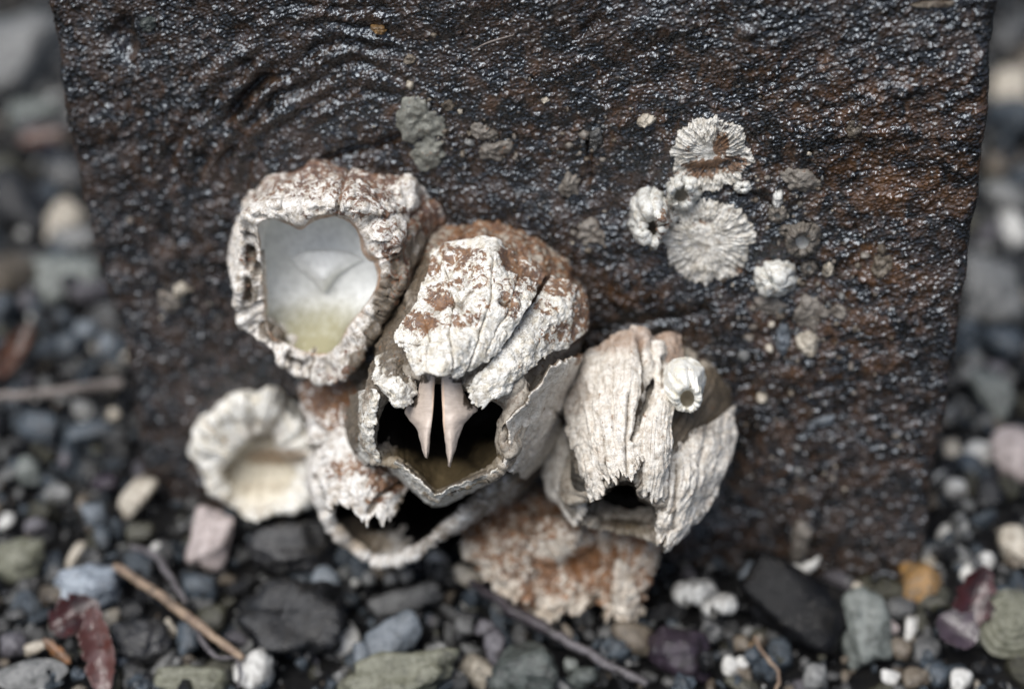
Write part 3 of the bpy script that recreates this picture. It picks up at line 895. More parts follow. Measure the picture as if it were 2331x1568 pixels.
    plate('wall_plate', [
        [(800, 900, 2.2), (790, 960, 2.2), (790, 1010, 2.2), (820, 1060, 2.3)],
        [(825, 890, 2.9), (812, 950, 2.9), (806, 1000, 2.9), (838, 1055, 2.9)],
        [(850, 885, 3.4), (838, 945, 3.45), (830, 990, 3.45), (852, 1045, 3.4)],
        [(864, 900, 3.5), (858, 950, 3.55), (850, 1000, 3.55), (868, 1050, 3.45)]],
        M['shellB'], t, rough(0.05, 0.05, 0.02), nu=90, nv=70, bulge=0, thick=0.1, rag=0.15, seed=8, dirt=[(800, 950, 25, 120, .85), (835, 900, 20, 50, .5)])
    lip = plate('wall_plate', [
        [(880, 1062, 2.6), (935, 1110, 2.7), (990, 1150, 2.7), (1050, 1128, 2.7), (1130, 1090, 2.7)],
        [(890, 1058, 3.3), (938, 1100, 3.35), (989, 1140, 3.4), (1044, 1120, 3.4), (1140, 1076, 3.4)],
        [(902, 1046, 3.6), (946, 1084, 3.65), (990, 1124, 3.7), (1040, 1104, 3.65), (1135, 1066, 3.6)]],
        M['shellB'], t, rough(0.03, 0.04, 0.018), nu=150, nv=40, bulge=0, thick=0.09, rag=0.2, seed=9, dirt=[(1090, 1085, 40, 14, .6), (900, 1060, 20, 20, .5)])
    # the two valves of the beak
    bd = lambda p, U, V: 0.0008 * np.sin(V * 170 + 3 * pnoise(p * 3)) + 0.012 * fbm(p * 6, 3)
    plate('beak_valve', [
        [(958, 852, 3.35), (991, 848, 3.45)], [(955, 876, 3.4), (990, 880, 3.55)], [(946, 903, 3.45), (988, 905, 3.65)], [(922, 932, 3.4), (986, 930, 3.75)], [(928, 953, 3.55), (984, 952, 3.82)],
        [(946, 972, 3.7), (982, 970, 3.9)], [(955, 1003, 3.9), (979, 1000, 4.0)], [(962, 1026, 4.02), (976, 1026, 4.08)], [(968, 1041, 4.1), (973, 1043, 4.12)]],
        M['beak'], t, bd, nu=30, nv=90, bulge=0.1, thick=0.045, rag=0, dirt=[(940, 905, 16, 26, .7), (962, 860, 20, 14, .7)], stain=[(987, 930, 4, 70, .9)], label='left pointed valve of the beak')
    plate('beak_valve', [
        [(1004, 850, 3.45), (1048, 858, 3.35)], [(1005, 880, 3.55), (1054, 886, 3.4)], [(1006, 905, 3.65), (1068, 912, 3.45)], [(1007, 926, 3.75), (1088, 931, 3.4)], [(1008, 946, 3.82), (1076, 945, 3.55)],
        [(1009, 970, 3.9), (1055, 968, 3.72)], [(1013, 1004, 4.0), (1042, 1006, 3.92)], [(1017, 1036, 4.08), (1033, 1036, 4.04)], [(1020, 1061, 4.14), (1025, 1063, 4.14)]],
        M['beak'], t, bd, nu=30, nv=90, bulge=0.1, thick=0.045, rag=0, dirt=[(1068, 905, 16, 30, .75), (1040, 862, 24, 12, .6)], stain=[(1009, 950, 4, 90, .9)], label='right pointed valve of the beak')
    return t


def barnC():
    t = thing('barnacle', 'hollow white barnacle with maroon patches and a black gaping mouth, below the beaked one', 'barnacle', P(982, 947, 0))
    c = (930, 1120)
    outer = [(712, 1090, 2.3), (722, 1150, 2.4), (760, 1215, 2.45), (810, 1255, 2.5), (870, 1286, 2.5), (940, 1268, 2.5), (1010, 1225, 2.4), (1080, 1168, 2.3), (1150, 1110, 2.1), (1225, 1035, 1.6), (1160, 1010, 1.3),
             (1000, 1020, 1.2), (840, 995, 1.5), (745, 1015, 2.0)]
    inner = [(736, 1098, 2.35), (748, 1152, 2.45), (780, 1206, 2.5), (824, 1244, 2.5), (876, 1264, 2.5), (936, 1246, 2.5), (1000, 1202, 2.4), (1066, 1146, 2.3), (1132, 1086, 2.1), (1180, 1045, 1.6), (1130, 1035, 1.4),
             (990, 1045, 1.3), (850, 1020, 1.6), (765, 1040, 2.05)]
    th = np.linspace(-math.pi, math.pi, 48, endpoint=False)
    b = star(inner, c, th)
    i1 = np.concatenate([c + (b[:, :2] - c) * 0.93, b[:, 2:] - 0.5], 1)
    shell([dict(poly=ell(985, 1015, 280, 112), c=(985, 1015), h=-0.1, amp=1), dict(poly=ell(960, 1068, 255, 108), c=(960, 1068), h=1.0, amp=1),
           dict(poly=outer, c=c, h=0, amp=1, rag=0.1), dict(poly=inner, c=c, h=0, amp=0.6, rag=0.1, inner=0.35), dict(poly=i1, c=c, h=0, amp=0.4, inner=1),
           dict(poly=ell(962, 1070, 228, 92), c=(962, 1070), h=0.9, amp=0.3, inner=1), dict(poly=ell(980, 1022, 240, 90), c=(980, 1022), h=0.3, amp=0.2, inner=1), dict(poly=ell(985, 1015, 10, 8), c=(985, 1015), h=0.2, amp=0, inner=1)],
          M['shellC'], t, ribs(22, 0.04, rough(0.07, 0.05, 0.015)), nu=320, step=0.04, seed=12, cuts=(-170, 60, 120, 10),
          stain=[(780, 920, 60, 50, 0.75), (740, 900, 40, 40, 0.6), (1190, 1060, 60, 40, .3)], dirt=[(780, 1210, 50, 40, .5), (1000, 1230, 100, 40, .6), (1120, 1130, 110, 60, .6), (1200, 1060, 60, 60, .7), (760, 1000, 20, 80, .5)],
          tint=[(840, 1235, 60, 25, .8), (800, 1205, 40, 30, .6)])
    plate('wall_plate', [
        [(680, 880, .5), (750, 850, .9), (840, 820, 1.3), (870, 830, 1.5)],
        [(690, 930, 1.0), (765, 905, 1.4), (835, 890, 1.8), (868, 890, 1.9)],
        [(702, 975, 1.4), (770, 955, 1.8), (835, 950, 2.0), (868, 960, 2.1)],
        [(715, 1010, 1.7), (780, 1000, 2.0), (845, 1010, 2.2), (878, 1020, 2.2)]],
        M['shellC'], t, rough(0.14, 0.08, 0.02), nu=100, nv=90, bulge=0.06, thick=0.2, rag=0.2, sides=8, seed=14, low=0.5,
        stain=[(740, 900, 60, 50, .9), (780, 960, 60, 30, .6)], dirt=[(830, 900, 60, 90, .75), (760, 880, 60, 30, .4)], label='brown crusted upper plate joining the neighbouring shells')
    plate('wall_plate', [
        [(722, 985, 1.5), (780, 950, 1.6), (850, 955, 1.6), (905, 1010, 1.6)],
        [(722, 1040, 2.2), (790, 1025, 2.3), (870, 1045, 2.3), (935, 1075, 2.1)],
        [(732, 1100, 2.65), (800, 1098, 2.8), (870, 1108, 2.8), (930, 1105, 2.5)],
        [(748, 1152, 2.95), (792, 1158, 3.05), (835, 1176, 3.1), (880, 1180, 3.0), (910, 1140, 2.8)]],
        M['shellC'], t, flaky(0.07, 0.012), low=0.3, nu=140, nv=130, bulge=0.12, thick=0.14, rag=0.2, ragf=12, seed=13, sides=5,
        stain=[(845, 1060, 60, 26, .75), (790, 1065, 40, 18, .7), (890, 1100, 50, 26, .75), (760, 1085, 22, 14, .5), (860, 1140, 30, 12, .5), (740, 960, 40, 20, .6)],
        grooves=[([(935, 1080), (870, 1130), (840, 1165)], 7, 0.16, .8), ([(735, 970), (728, 1040)], 8, 0.1)], label='white plate with maroon patches beside the black mouth')
    return t


def barnD():
    t = thing('barnacle', 'blurred bleached white barnacle at the far left of the clump, open bowl', 'barnacle', P(592, 985, 0))
    c = (575, 1055)
    outer = [(440, 1030, 1.2), (452, 985, 1.15), (478, 945, 1.1), (515, 925, 1.05), (545, 905, 1.0), (585, 900, 1.0), (612, 882, 1.0), (640, 915, 1.0), (665, 960, 1.05), (700, 1000, 1.1), (715, 1060, 1.3), (708, 1135, 1.45), (650, 1160, 1.5),
             (570, 1175, 1.5), (505, 1135, 1.4), (470, 1110, 1.3), (462, 1070, 1.25)]
    inner = [(500, 1050, 1.2), (522, 1022, 1.15), (552, 998, 1.1), (580, 978, 1.1), (602, 972, 1.1), (628, 990, 1.1), (652, 1025, 1.1), (676, 1052, 1.15), (692, 1085, 1.25), (680, 1128, 1.35), (640, 1150, 1.4), (570, 1158, 1.4), (520, 1122, 1.3), (498, 1085, 1.25)]
    outer = [(a, b, h - 0.45) for a, b, h in outer]; inner = [(a, b, h - 0.5) for a, b, h in inner]
    th = np.linspace(-math.pi, math.pi, 40, endpoint=False)
    b = star(inner, c, th)
    i1 = np.concatenate([c + (b[:, :2] - c) * 0.85, b[:, 2:] - 0.25], 1)
    shell([dict(poly=ell(585, 1010, 135, 118), c=(585, 1010), h=-0.2, amp=1), dict(poly=outer, c=c, h=0, amp=1.0, rag=0.24), dict(poly=inner, c=c, h=0, amp=0.8, rag=0.12),
           dict(poly=i1, c=c, h=0, amp=1.0, inner=0.6), dict(poly=ell(588, 1025, 90, 66), c=(588, 1025), h=0.2, amp=1.0, inner=0.8), dict(poly=ell(590, 1015, 8, 8), c=(590, 1015), h=0.18, amp=0.3, inner=0.8)],
          M['shellB2'], t, rough(0.12, 0.04, 0.01), nu=260, step=0.045, seed=23, dirt=[(540, 1150, 120, 30, .45), (470, 1090, 30, 40, .4)], cuts=(-140, -60, 15, 80, 150), tint=[(630, 1040, 80, 22, .9), (600, 985, 55, 36, .5), (520, 1060, 40, 20, .35), (600, 1110, 70, 16, .4)])
    return t


def barnE():
    t = thing('barnacle', 'tall ribbed pinkish-white barnacle with a jagged black mouth, right of the beaked one', 'barnacle', P(1473, 891, 0))
    c = (1415, 1135)
    outer = [(1292, 1100, 2.5), (1330, 1112, 2.9), (1348, 1120, 3.0), (1372, 1098, 3.05), (1412, 1072, 3.1), (1450, 1080, 3.1), (1470, 1118, 3.0), (1510, 1128, 2.9), (1530, 1190, 2.85), (1515, 1236, 2.8), (1470, 1222, 2.4), (1420, 1212, 2.2),
             (1360, 1200, 2.2), (1310, 1180, 2.3), (1290, 1140, 2.4)]
    inner = [(1318, 1128, 2.5), (1336, 1134, 2.8), (1350, 1136, 2.85), (1375, 1112, 2.9), (1412, 1088, 2.95), (1445, 1094, 2.95), (1466, 1130, 2.85), (1488, 1142, 2.75), (1496, 1165, 2.5), (1484, 1188, 2.2), (1455, 1192, 2.1), (1420, 1188, 2.05),
             (1370, 1180, 2.05), (1335, 1168, 2.2), (1320, 1145, 2.4)]
    th = np.linspace(-math.pi, math.pi, 48, endpoint=False)
    b = star(inner, c, th)
    i1 = np.concatenate([c + (b[:, :2] - c) * 0.98, b[:, 2:] - 0.4], 1)
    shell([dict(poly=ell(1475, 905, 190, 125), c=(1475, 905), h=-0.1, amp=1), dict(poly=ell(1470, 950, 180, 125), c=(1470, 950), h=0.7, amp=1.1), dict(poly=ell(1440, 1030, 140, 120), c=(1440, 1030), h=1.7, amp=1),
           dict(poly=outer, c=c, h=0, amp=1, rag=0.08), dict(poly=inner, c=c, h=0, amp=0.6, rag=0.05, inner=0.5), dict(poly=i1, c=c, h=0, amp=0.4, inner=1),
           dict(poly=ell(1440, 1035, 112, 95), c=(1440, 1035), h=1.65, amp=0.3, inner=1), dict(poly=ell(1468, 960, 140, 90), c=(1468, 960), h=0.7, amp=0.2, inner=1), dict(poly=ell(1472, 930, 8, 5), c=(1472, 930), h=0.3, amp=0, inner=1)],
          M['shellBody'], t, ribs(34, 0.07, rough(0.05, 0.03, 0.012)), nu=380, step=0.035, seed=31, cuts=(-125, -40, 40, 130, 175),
          stain=[(1400, 765, 60, 20, .35)], dirt=[(1560, 960, 60, 70, 1.0), (1600, 900, 70, 60, .9), (1640, 930, 40, 60, .6), (1290, 960, 20, 80, .4), (1420, 1190, 60, 15, .6)], tint=[(1430, 1208, 60, 14, .6), (1500, 775, 60, 25, .9), (1530, 800, 30, 40, .7)])  # fouling, plus the shade of the open gap at right painted in
    rb = ribs_u(8, 0.06, rough(0.06, 0.035, 0.012))
    plate('wall_plate', [
        [(1300, 860, .9), (1345, 800, .9), (1400, 765, .8), (1450, 752, .8), (1490, 775, .8)],
        [(1290, 930, 1.6), (1350, 880, 1.8), (1410, 860, 1.9), (1460, 850, 1.8), (1485, 860, 1.6)],
        [(1300, 985, 2.1), (1350, 960, 2.4), (1405, 955, 2.5), (1445, 950, 2.45), (1462, 950, 2.2)],
        [(1318, 1045, 2.6), (1355, 1035, 2.85), (1400, 1030, 2.95), (1440, 1028, 2.9), (1462, 1020, 2.7)],
        [(1345, 1122, 3.05), (1372, 1104, 3.15), (1405, 1082, 3.2), (1440, 1080, 3.2), (1462, 1050, 3.0)]],
        M['shellE'], t, rb, nu=170, nv=200, bulge=0.1, thick=0.16, rag=0.22, sides=5, ragf=14, seed=32, tint=[(1400, 775, 110, 30, .7), (1320, 900, 30, 60, .4)], dirt=[(1390, 1090, 60, 16, .4), (1300, 930, 20, 60, .4), (1370, 800, 50, 20, .3)],
        grooves=[([(1455, 780), (1470, 850), (1462, 920), (1440, 1000)], 6, 0.16, .9), ([(1400, 800), (1392, 900), (1400, 980)], 4, 0.06, .5), ([(1432, 900), (1425, 1000), (1428, 1075)], 4, 0.08, .6), ([(1350, 880), (1350, 980)], 4, 0.06, .5), ([(1375, 1000), (1385, 1090)], 4, 0.07, .6)],
        label='broad ribbed plate above the jagged mouth')
    plate('wall_plate', [
        [(1475, 790, .9), (1500, 780, .9), (1520, 800, .8)],
        [(1490, 870, 1.7), (1512, 870, 1.7), (1532, 880, 1.6)],
        [(1470, 950, 2.3), (1500, 955, 2.35), (1528, 950, 2.2)],
        [(1462, 1030, 2.75), (1492, 1035, 2.85), (1524, 1020, 2.7)],
        [(1464, 1108, 3.05), (1482, 1134, 3.1), (1512, 1126, 2.95)]],
        M['shellE'], t, ribs_u(5, 0.06, rough(0.04, 0.03, 0.012)), nu=70, nv=170, bulge=0.1, thick=0.14, rag=0.1, sides=4, seed=33, grooves=[([(1508, 820), (1506, 870)], 9, 0.25, 1.2)])
    plate('wall_plate', [
        [(1536, 1000, 1.9), (1595, 978, 1.4), (1668, 925, .5)],
        [(1522, 1045, 2.3), (1585, 1025, 1.9), (1670, 995, 1.0)],
        [(1512, 1100, 2.7), (1570, 1095, 2.4), (1645, 1075, 1.6)],
        [(1498, 1165, 2.9), (1545, 1170, 2.7), (1600, 1150, 2.1)],
        [(1500, 1222, 3.0), (1518, 1238, 2.95), (1540, 1222, 2.6)]],
        M['shellE'], t, ribs_u(7, 0.09, rough(0.05, 0.03, 0.012)), nu=100, nv=160, bulge=0.12, thick=0.16, rag=0.16, ragf=12, sides=7, seed=34, dirt=[(1600, 985, 50, 20, .5), (1570, 1120, 14, 60, .4)], grooves=[([(1540, 1060), (1530, 1200)], 5, 0.1, .7), ([(1600, 1020), (1575, 1140)], 5, 0.09, .6)],
        label='slanting ribbed plate ending in a point at the lower right')
    plate('wall_plate', [
        [(1488, 768, .5), (1520, 758, .5), (1546, 764, .4)],
        [(1496, 800, .9), (1522, 798, .9), (1550, 800, .7)],
        [(1500, 838, 1.2), (1526, 842, 1.2), (1552, 846, 1.0)]],
        M['shellE'], t, ribs_u(4, 0.04), nu=50, nv=60, bulge=0.03, thick=0.15, rag=0.1, seed=36, tint=[(1525, 790, 60, 60, .8)])
    plate('wall_plate', [
        [(1240, 1000, .6), (1265, 985, .9), (1300, 960, 1.2)],
        [(1235, 1060, 1.2), (1275, 1050, 1.5), (1320, 1040, 1.9)],
        [(1255, 1120, 1.7), (1295, 1115, 2.0), (1335, 1110, 2.3)],
        [(1300, 1185, 2.2), (1318, 1180, 2.35), (1338, 1160, 2.5)]],
        M['shellE'], t, ribs_u(5, 0.06, rough(0.04, 0.03, 0.012)), nu=80, nv=120, bulge=0.08, thick=0.14, rag=0.12, sides=5, seed=35, dirt=[(1270, 1050, 40, 60, .35)])
    return t


def barnG():
    t = thing('barnacle', 'rusty brown barnacle with a white scalloped lower rim, lowest of the clump', 'barnacle', P(1375, 1170, 0))
    c = (1290, 1290)
    outer = [(1085, 1200, 1.1), (1080, 1250, 1.3), (1110, 1290, 1.5), (1150, 1340, 1.7), (1210, 1372, 1.8), (1300, 1378, 1.8), (1360, 1362, 1.8), (1419, 1384, 1.8), (1455, 1370, 1.7),
             (1460, 1310, 1.5), (1470, 1240, 1.2), (1450, 1190, 1.0), (1300, 1170, 1.0), (1130, 1160, 1.0)]
    th = np.linspace(-math.pi, math.pi, 60, endpoint=False)
    a = star(outer, c, th)
    inner = np.concatenate([c + (a[:, :2] - c) * 0.9, a[:, 2:] - 0.02], 1)
    shell([dict(poly=ell(1350, 1150, 200, 70), c=(1350, 1150), h=-0.1, amp=1), dict(poly=outer, c=c, h=0, amp=1, rag=0.1), dict(poly=inner, c=c, h=0, amp=1, rag=0.06),
           dict(poly=ell(1300, 1250, 110, 46), c=(1300, 1250), h=1.0, amp=0.8, inner=0.9), dict(poly=ell(1300, 1246, 8, 5), c=(1300, 1246), h=0.9, amp=.3, inner=0.9)],
          M['shellG'], t, rough(0.12, 0.06, 0.015), nu=220, step=0.05, seed=41, cuts=(-120, -20, 80, 170), stain=[(1270, 1260, 260, 160, .8)])
    rb = lambda k, sd: ribs_u(k, 0.07, lambda p, U, V: flaky(0.14, 0.012)(p, U, V) + rough(0.1, 0.05, 0.012)(p, U, V), sd)
    plate('wall_plate', [
        [(1075, 1165, .6), (1130, 1140, .7), (1190, 1140, .7), (1245, 1150, .7)],
        [(1056, 1210, 1.2), (1120, 1215, 1.4), (1190, 1220, 1.5), (1240, 1225, 1.4)],
        [(1062, 1255, 1.6), (1120, 1275, 1.8), (1185, 1295, 1.9), (1232, 1300, 1.8)],
        [(1090, 1290, 1.75), (1130, 1342, 1.95), (1175, 1374, 2.05), (1218, 1390, 2.05)]],
        M['shellG'], t, rb(6, 3.0), nu=120, nv=120, bulge=0.1, thick=0.16, rag=0.18, ragf=12, sides=6, seed=43, low=0.4,
        stain=[(1140, 1180, 110, 60, .72), (1190, 1260, 70, 70, .62), (1110, 1250, 30, 40, .5), (1200, 1350, 18, 36, .9), (1090, 1215, 30, 30, .8)], bumps=[(1150, 1215, 22, 18, .12), (1120, 1270, 26, 18, .1)], label='rust stained left plate of the lowest barnacle')
    plate('wall_plate', [
        [(1238, 1150, .7), (1290, 1140, .8), (1340, 1145, .7), (1395, 1160, .6)],
        [(1228, 1230, 1.4), (1285, 1225, 1.6), (1340, 1225, 1.3), (1390, 1230, 1.2)],
        [(1218, 1310, 1.85), (1280, 1310, 1.9), (1340, 1300, 1.6), (1382, 1300, 1.6)],
        [(1206, 1388, 2.05), (1250, 1402, 2.1), (1300, 1393, 2.1), (1352, 1368, 2.0)]],
        M['shellG'], t, rb(7, 4.0), nu=130, nv=130, bulge=0.05, thick=0.16, rag=0.16, ragf=12, sides=6, seed=44, low=0.4,
        stain=[(1290, 1180, 110, 50, .72), (1340, 1290, 50, 60, .85), (1250, 1310, 24, 50, .8), (1300, 1340, 60, 20, .6)],
        bumps=[(1268, 1222, 30, 34, 0.3), (1255, 1270, 26, 24, 0.16), (1345, 1275, 30, 30, -0.2)], dirt=[(1345, 1275, 36, 40, .7)], label='middle plate with a pale lump, lowest barnacle')
    plate('wall_plate', [
        [(1385, 1165, .6), (1430, 1170, .6), (1480, 1205, .5)],
        [(1380, 1240, 1.2), (1430, 1245, 1.3), (1484, 1250, 1.0)],
        [(1372, 1320, 1.7), (1420, 1325, 1.8), (1472, 1320, 1.5)],
        [(1374, 1394, 2.0), (1420, 1415, 2.05), (1468, 1394, 1.9)]],
        M['shellG'], t, rb(5, 5.0), nu=90, nv=120, bulge=0.08, thick=0.16, rag=0.18, ragf=12, sides=6, seed=45, low=0.4,
        stain=[(1440, 1230, 60, 60, .6), (1390, 1300, 18, 70, .8), (1460, 1320, 20, 50, .6)], grooves=[([(1400, 1250), (1392, 1380)], 6, .12, .8)])
    return t


def small_barnacle(x, y, rx, ry, h, label, mat='shellS', hole=0.42, ho=(0, 0), seed=0, stain=(), group=None, on=0.0, cuts=(-150, -80, -10, 60, 120, 175), ribk=16, amp=0.5, ramp=0.03, rg=0.08):
    """a small volcano-shaped barnacle on the slab (or at height on)"""
    t = thing('barnacle', label, 'barnacle', P(x, y, on), group)
    if on == 0.0:
        on = float((on_slab(np.array([x * 1.0]), np.array([y * 1.0]))[0] - P(x, y, 0)) @ SN)
    rn = random.Random(seed)
    sh = 73 * h
    cx, cy = x + ho[0], y + ho[1]
    shell([dict(poly=ell(x + 0.3 * sh * 0.3, y - sh * 0.5, rx, ry), c=(x + .09 * sh, y - sh * 0.5), h=on - 0.05, amp=amp, rag=rg * 0.6),
           dict(poly=ell(x, y - sh * 0.1, rx * 0.85, ry * 0.85), c=(x, y - sh * 0.1), h=on + h * 0.6, amp=amp, rag=rg * 0.6),
           dict(poly=ell(cx, cy, rx * (hole + 0.22), ry * (hole + 0.22)), c=(cx, cy), h=on + h, amp=amp, rag=rg), dict(poly=ell(cx, cy, rx * hole, ry * hole), c=(cx, cy), h=on + h * 0.95, amp=amp * 0.7, rag=rg * 0.6),
           dict(poly=ell(cx, cy, rx * hole * 0.85, ry * hole * 0.85), c=(cx, cy), h=on + h * 0.5, amp=0.2, inner=0.9), dict(poly=ell(cx, cy, 2, 2), c=(cx, cy), h=on + h * 0.25, amp=0.1, inner=1)],
          M[mat], t, ribs(ribk, 0.05 if ribk > 8 else 0.015, rough(ramp, 0.03, 0.01)), nu=90, step=0.04, seed=seed, cuts=cuts, stain=stain, suture=0.04)
    return t


def scar(x, y, rx, ry, label, seed, stain=(), bumps=(), grooves=(), h=0.06):
    """a flat round barnacle foot left on the stone: radial fringe, ribs and a worn middle"""
    nu, nv = 300, 60
    th = np.linspace(-math.pi, math.pi, nu, endpoint=False); v = np.linspace(0, 1, nv)
    ring = np.stack([np.cos(th) * 2, np.sin(th) * 2, np.full(nu, seed)], -1)
    fr = np.stack([np.cos(th) * 19, np.sin(th) * 19, np.full(nu, seed)], -1)
    R = 1 + 0.16 * fbm(ring, 4, .6) + 0.045 * fbm(fr, 3, 0.65)
    rr = v[:, None] * R[None]
    X = x + rx * rr * np.cos(th); Y = y + ry * rr * np.sin(th)
    w3 = on_slab(X.ravel(), Y.ravel())
    px = proj(w3); V = np.repeat(v, nu); U = np.tile(th, nv)
    rib = fbm(np.stack([np.cos(U) * 10, np.sin(U) * 10, V * 2.5 + seed], -1), 4, 0.7)
    hgt = 0.05 + h * (1 - V ** 3) * (0.8 + 0.3 * fbm(w3 * 1.5, 3)) + rib * 0.06 * sm(0.15, 0.7, V) + 0.03 * fbm(w3 * 4, 5, 0.6)
    d, gd = sculpt(px, grooves, bumps)
    hgt = hgt + d
    hgt[V > 0.985] = -0.04
    p = w3 + SN * hgt[:, None]
    at = {'stain': blobs(px, stain), 'dirt': gd, 'tint': V * 0, 'inner': V * 0, 'along': V, 'across': U / (2 * math.pi) + 0.5}
    o = link('barnacle_scar', mesh_np('barnacle_scar', p, gridquads(nv, nu, True), M['scar'], at))
    return tag(o, label, 'barnacle scar')


def crust(x, y, rx, ry, label, mat, seed, h=0.07, rag=0.35, name='crust_patch', cat='crust', ang=0.0, group=None, chunk=0.03):
    """an irregular chip or crust stuck on the slab"""
    nu, nv = 64, 18
    th = np.linspace(-math.pi, math.pi, nu, endpoint=False); v = np.linspace(0, 1, nv)
    ring = np.stack([np.cos(th) * 0.9, np.sin(th) * 0.9, np.full(nu, seed * 2.3)], -1)
    R = np.clip(1 + rag * fbm(ring, 4, 0.6) * 1.6, 0.35, 1.7)
    a = v[:, None] * R[None]
    lx, ly = rx * a * np.cos(th), ry * a * np.sin(th)
    ca, sa = math.cos(math.radians(ang)), math.sin(math.radians(ang))
    X = x + lx * ca - ly * sa; Y = y + lx * sa + ly * ca
    w3 = on_slab(X.ravel(), Y.ravel()); V = np.repeat(v, nu); U = np.tile(th, nv)
    hg = 0.03 + h * (1 - V ** 4) * (1 + 1.1 * fbm(w3 * 3.5 + seed, 4)) + chunk * fbm(w3 * 9, 3)
    hg[V > 0.97] = -0.06
    p = w3 + SN * hg[:, None]
    z = V * 0
    o = link(name, mesh_np(name, p, gridquads(nv, nu, True), mat, {'stain': z, 'dirt': z, 'tint': z, 'inner': z, 'along': V, 'across': U / 6.283 + .5}))
    return tag(o, label, cat, group)


barnA(); barnB(); barnC(); barnD(); barnE(); barnG()

# small white barnacle growing on the ribbed one
small_barnacle(1553, 888, 47, 52, 0.6, 'small clean white barnacle perched on the ribbed barnacle', 'shellD', hole=0.42, ho=(12, 18), seed=51, on=1.55, rg=0.13, amp=0.7, ramp=0.06, ribk=5, cuts=())
# scars and small barnacles on the slab
scar(1620, 352, 92, 84, 'round white fringed barnacle scar with a brown stained middle', 3,
     stain=[(1596, 382, 40, 24, 1.3), (1642, 326, 18, 26, 1.2), (1650, 370, 56, 18, 1.2), (1585, 395, 24, 14, 1.1), (1560, 330, 14, 14, .5), (1550, 410, 20, 20, .5)],
     grooves=[([(1575, 385), (1630, 385), (1690, 355)], 12, 0.09), ([(1640, 290), (1645, 340)], 14, 0.05)])
scar(1612, 545, 104, 92, 'round chalk-white ribbed barnacle scar, lower of the two large ones', 5, stain=[(1690, 610, 24, 14, .7), (1600, 505, 20, 8, .5)],
     bumps=[(1620, 555, 30, 30, .05)], grooves=[([(1590, 500), (1620, 505)], 8, 0.07), ([(1560, 540), (1600, 580)], 10, 0.04)])
small_barnacle(1552, 446, 34, 34, 0.3, 'small crumbling white barnacle between the two round white scars', seed=53, hole=0.5, rg=0.3, amp=1.4, ramp=.06, cuts=())
small_barnacle(1480, 505, 42, 58, 0.5, 'broken white barnacle with a tooth-like stub, left of the lower white scar', seed=54, hole=0.4, ho=(6, 14), rg=0.4, amp=1.6, ramp=.07, cuts=(), stain=[(1510, 510, 14, 40, .6)])
small_barnacle(1826, 552, 38, 36, 0.25, 'brownish ring-shaped barnacle with a dark round hole', 'dull', seed=55, hole=0.5, rg=0.22, amp=1.2)
small_barnacle(1757, 643, 38, 32, 0.3, 'small white barnacle below right of the lower white scar', seed=56, hole=0.25, rg=0.35, amp=1.5, ramp=.06, cuts=())
small_barnacle(1690, 428, 20, 13, 0.15, 'tiny oval white barnacle between the two round scars at right', seed=57, hole=0.3)
small_barnacle(1842, 612, 17, 16, 0.12, 'tiny tan barnacle ring beneath the brown ring-shaped one', 'dull', seed=58, hole=0.45)
small_barnacle(1770, 492, 22, 20, 0.16, 'tiny tan barnacle above left of the brown ring', 'dull', seed=59, hole=0.35)
small_barnacle(1790, 487 + 40, 16, 14, 0.12, 'tiny greyish barnacle just left of the brown ring', 'dull', seed=60, hole=0.35)

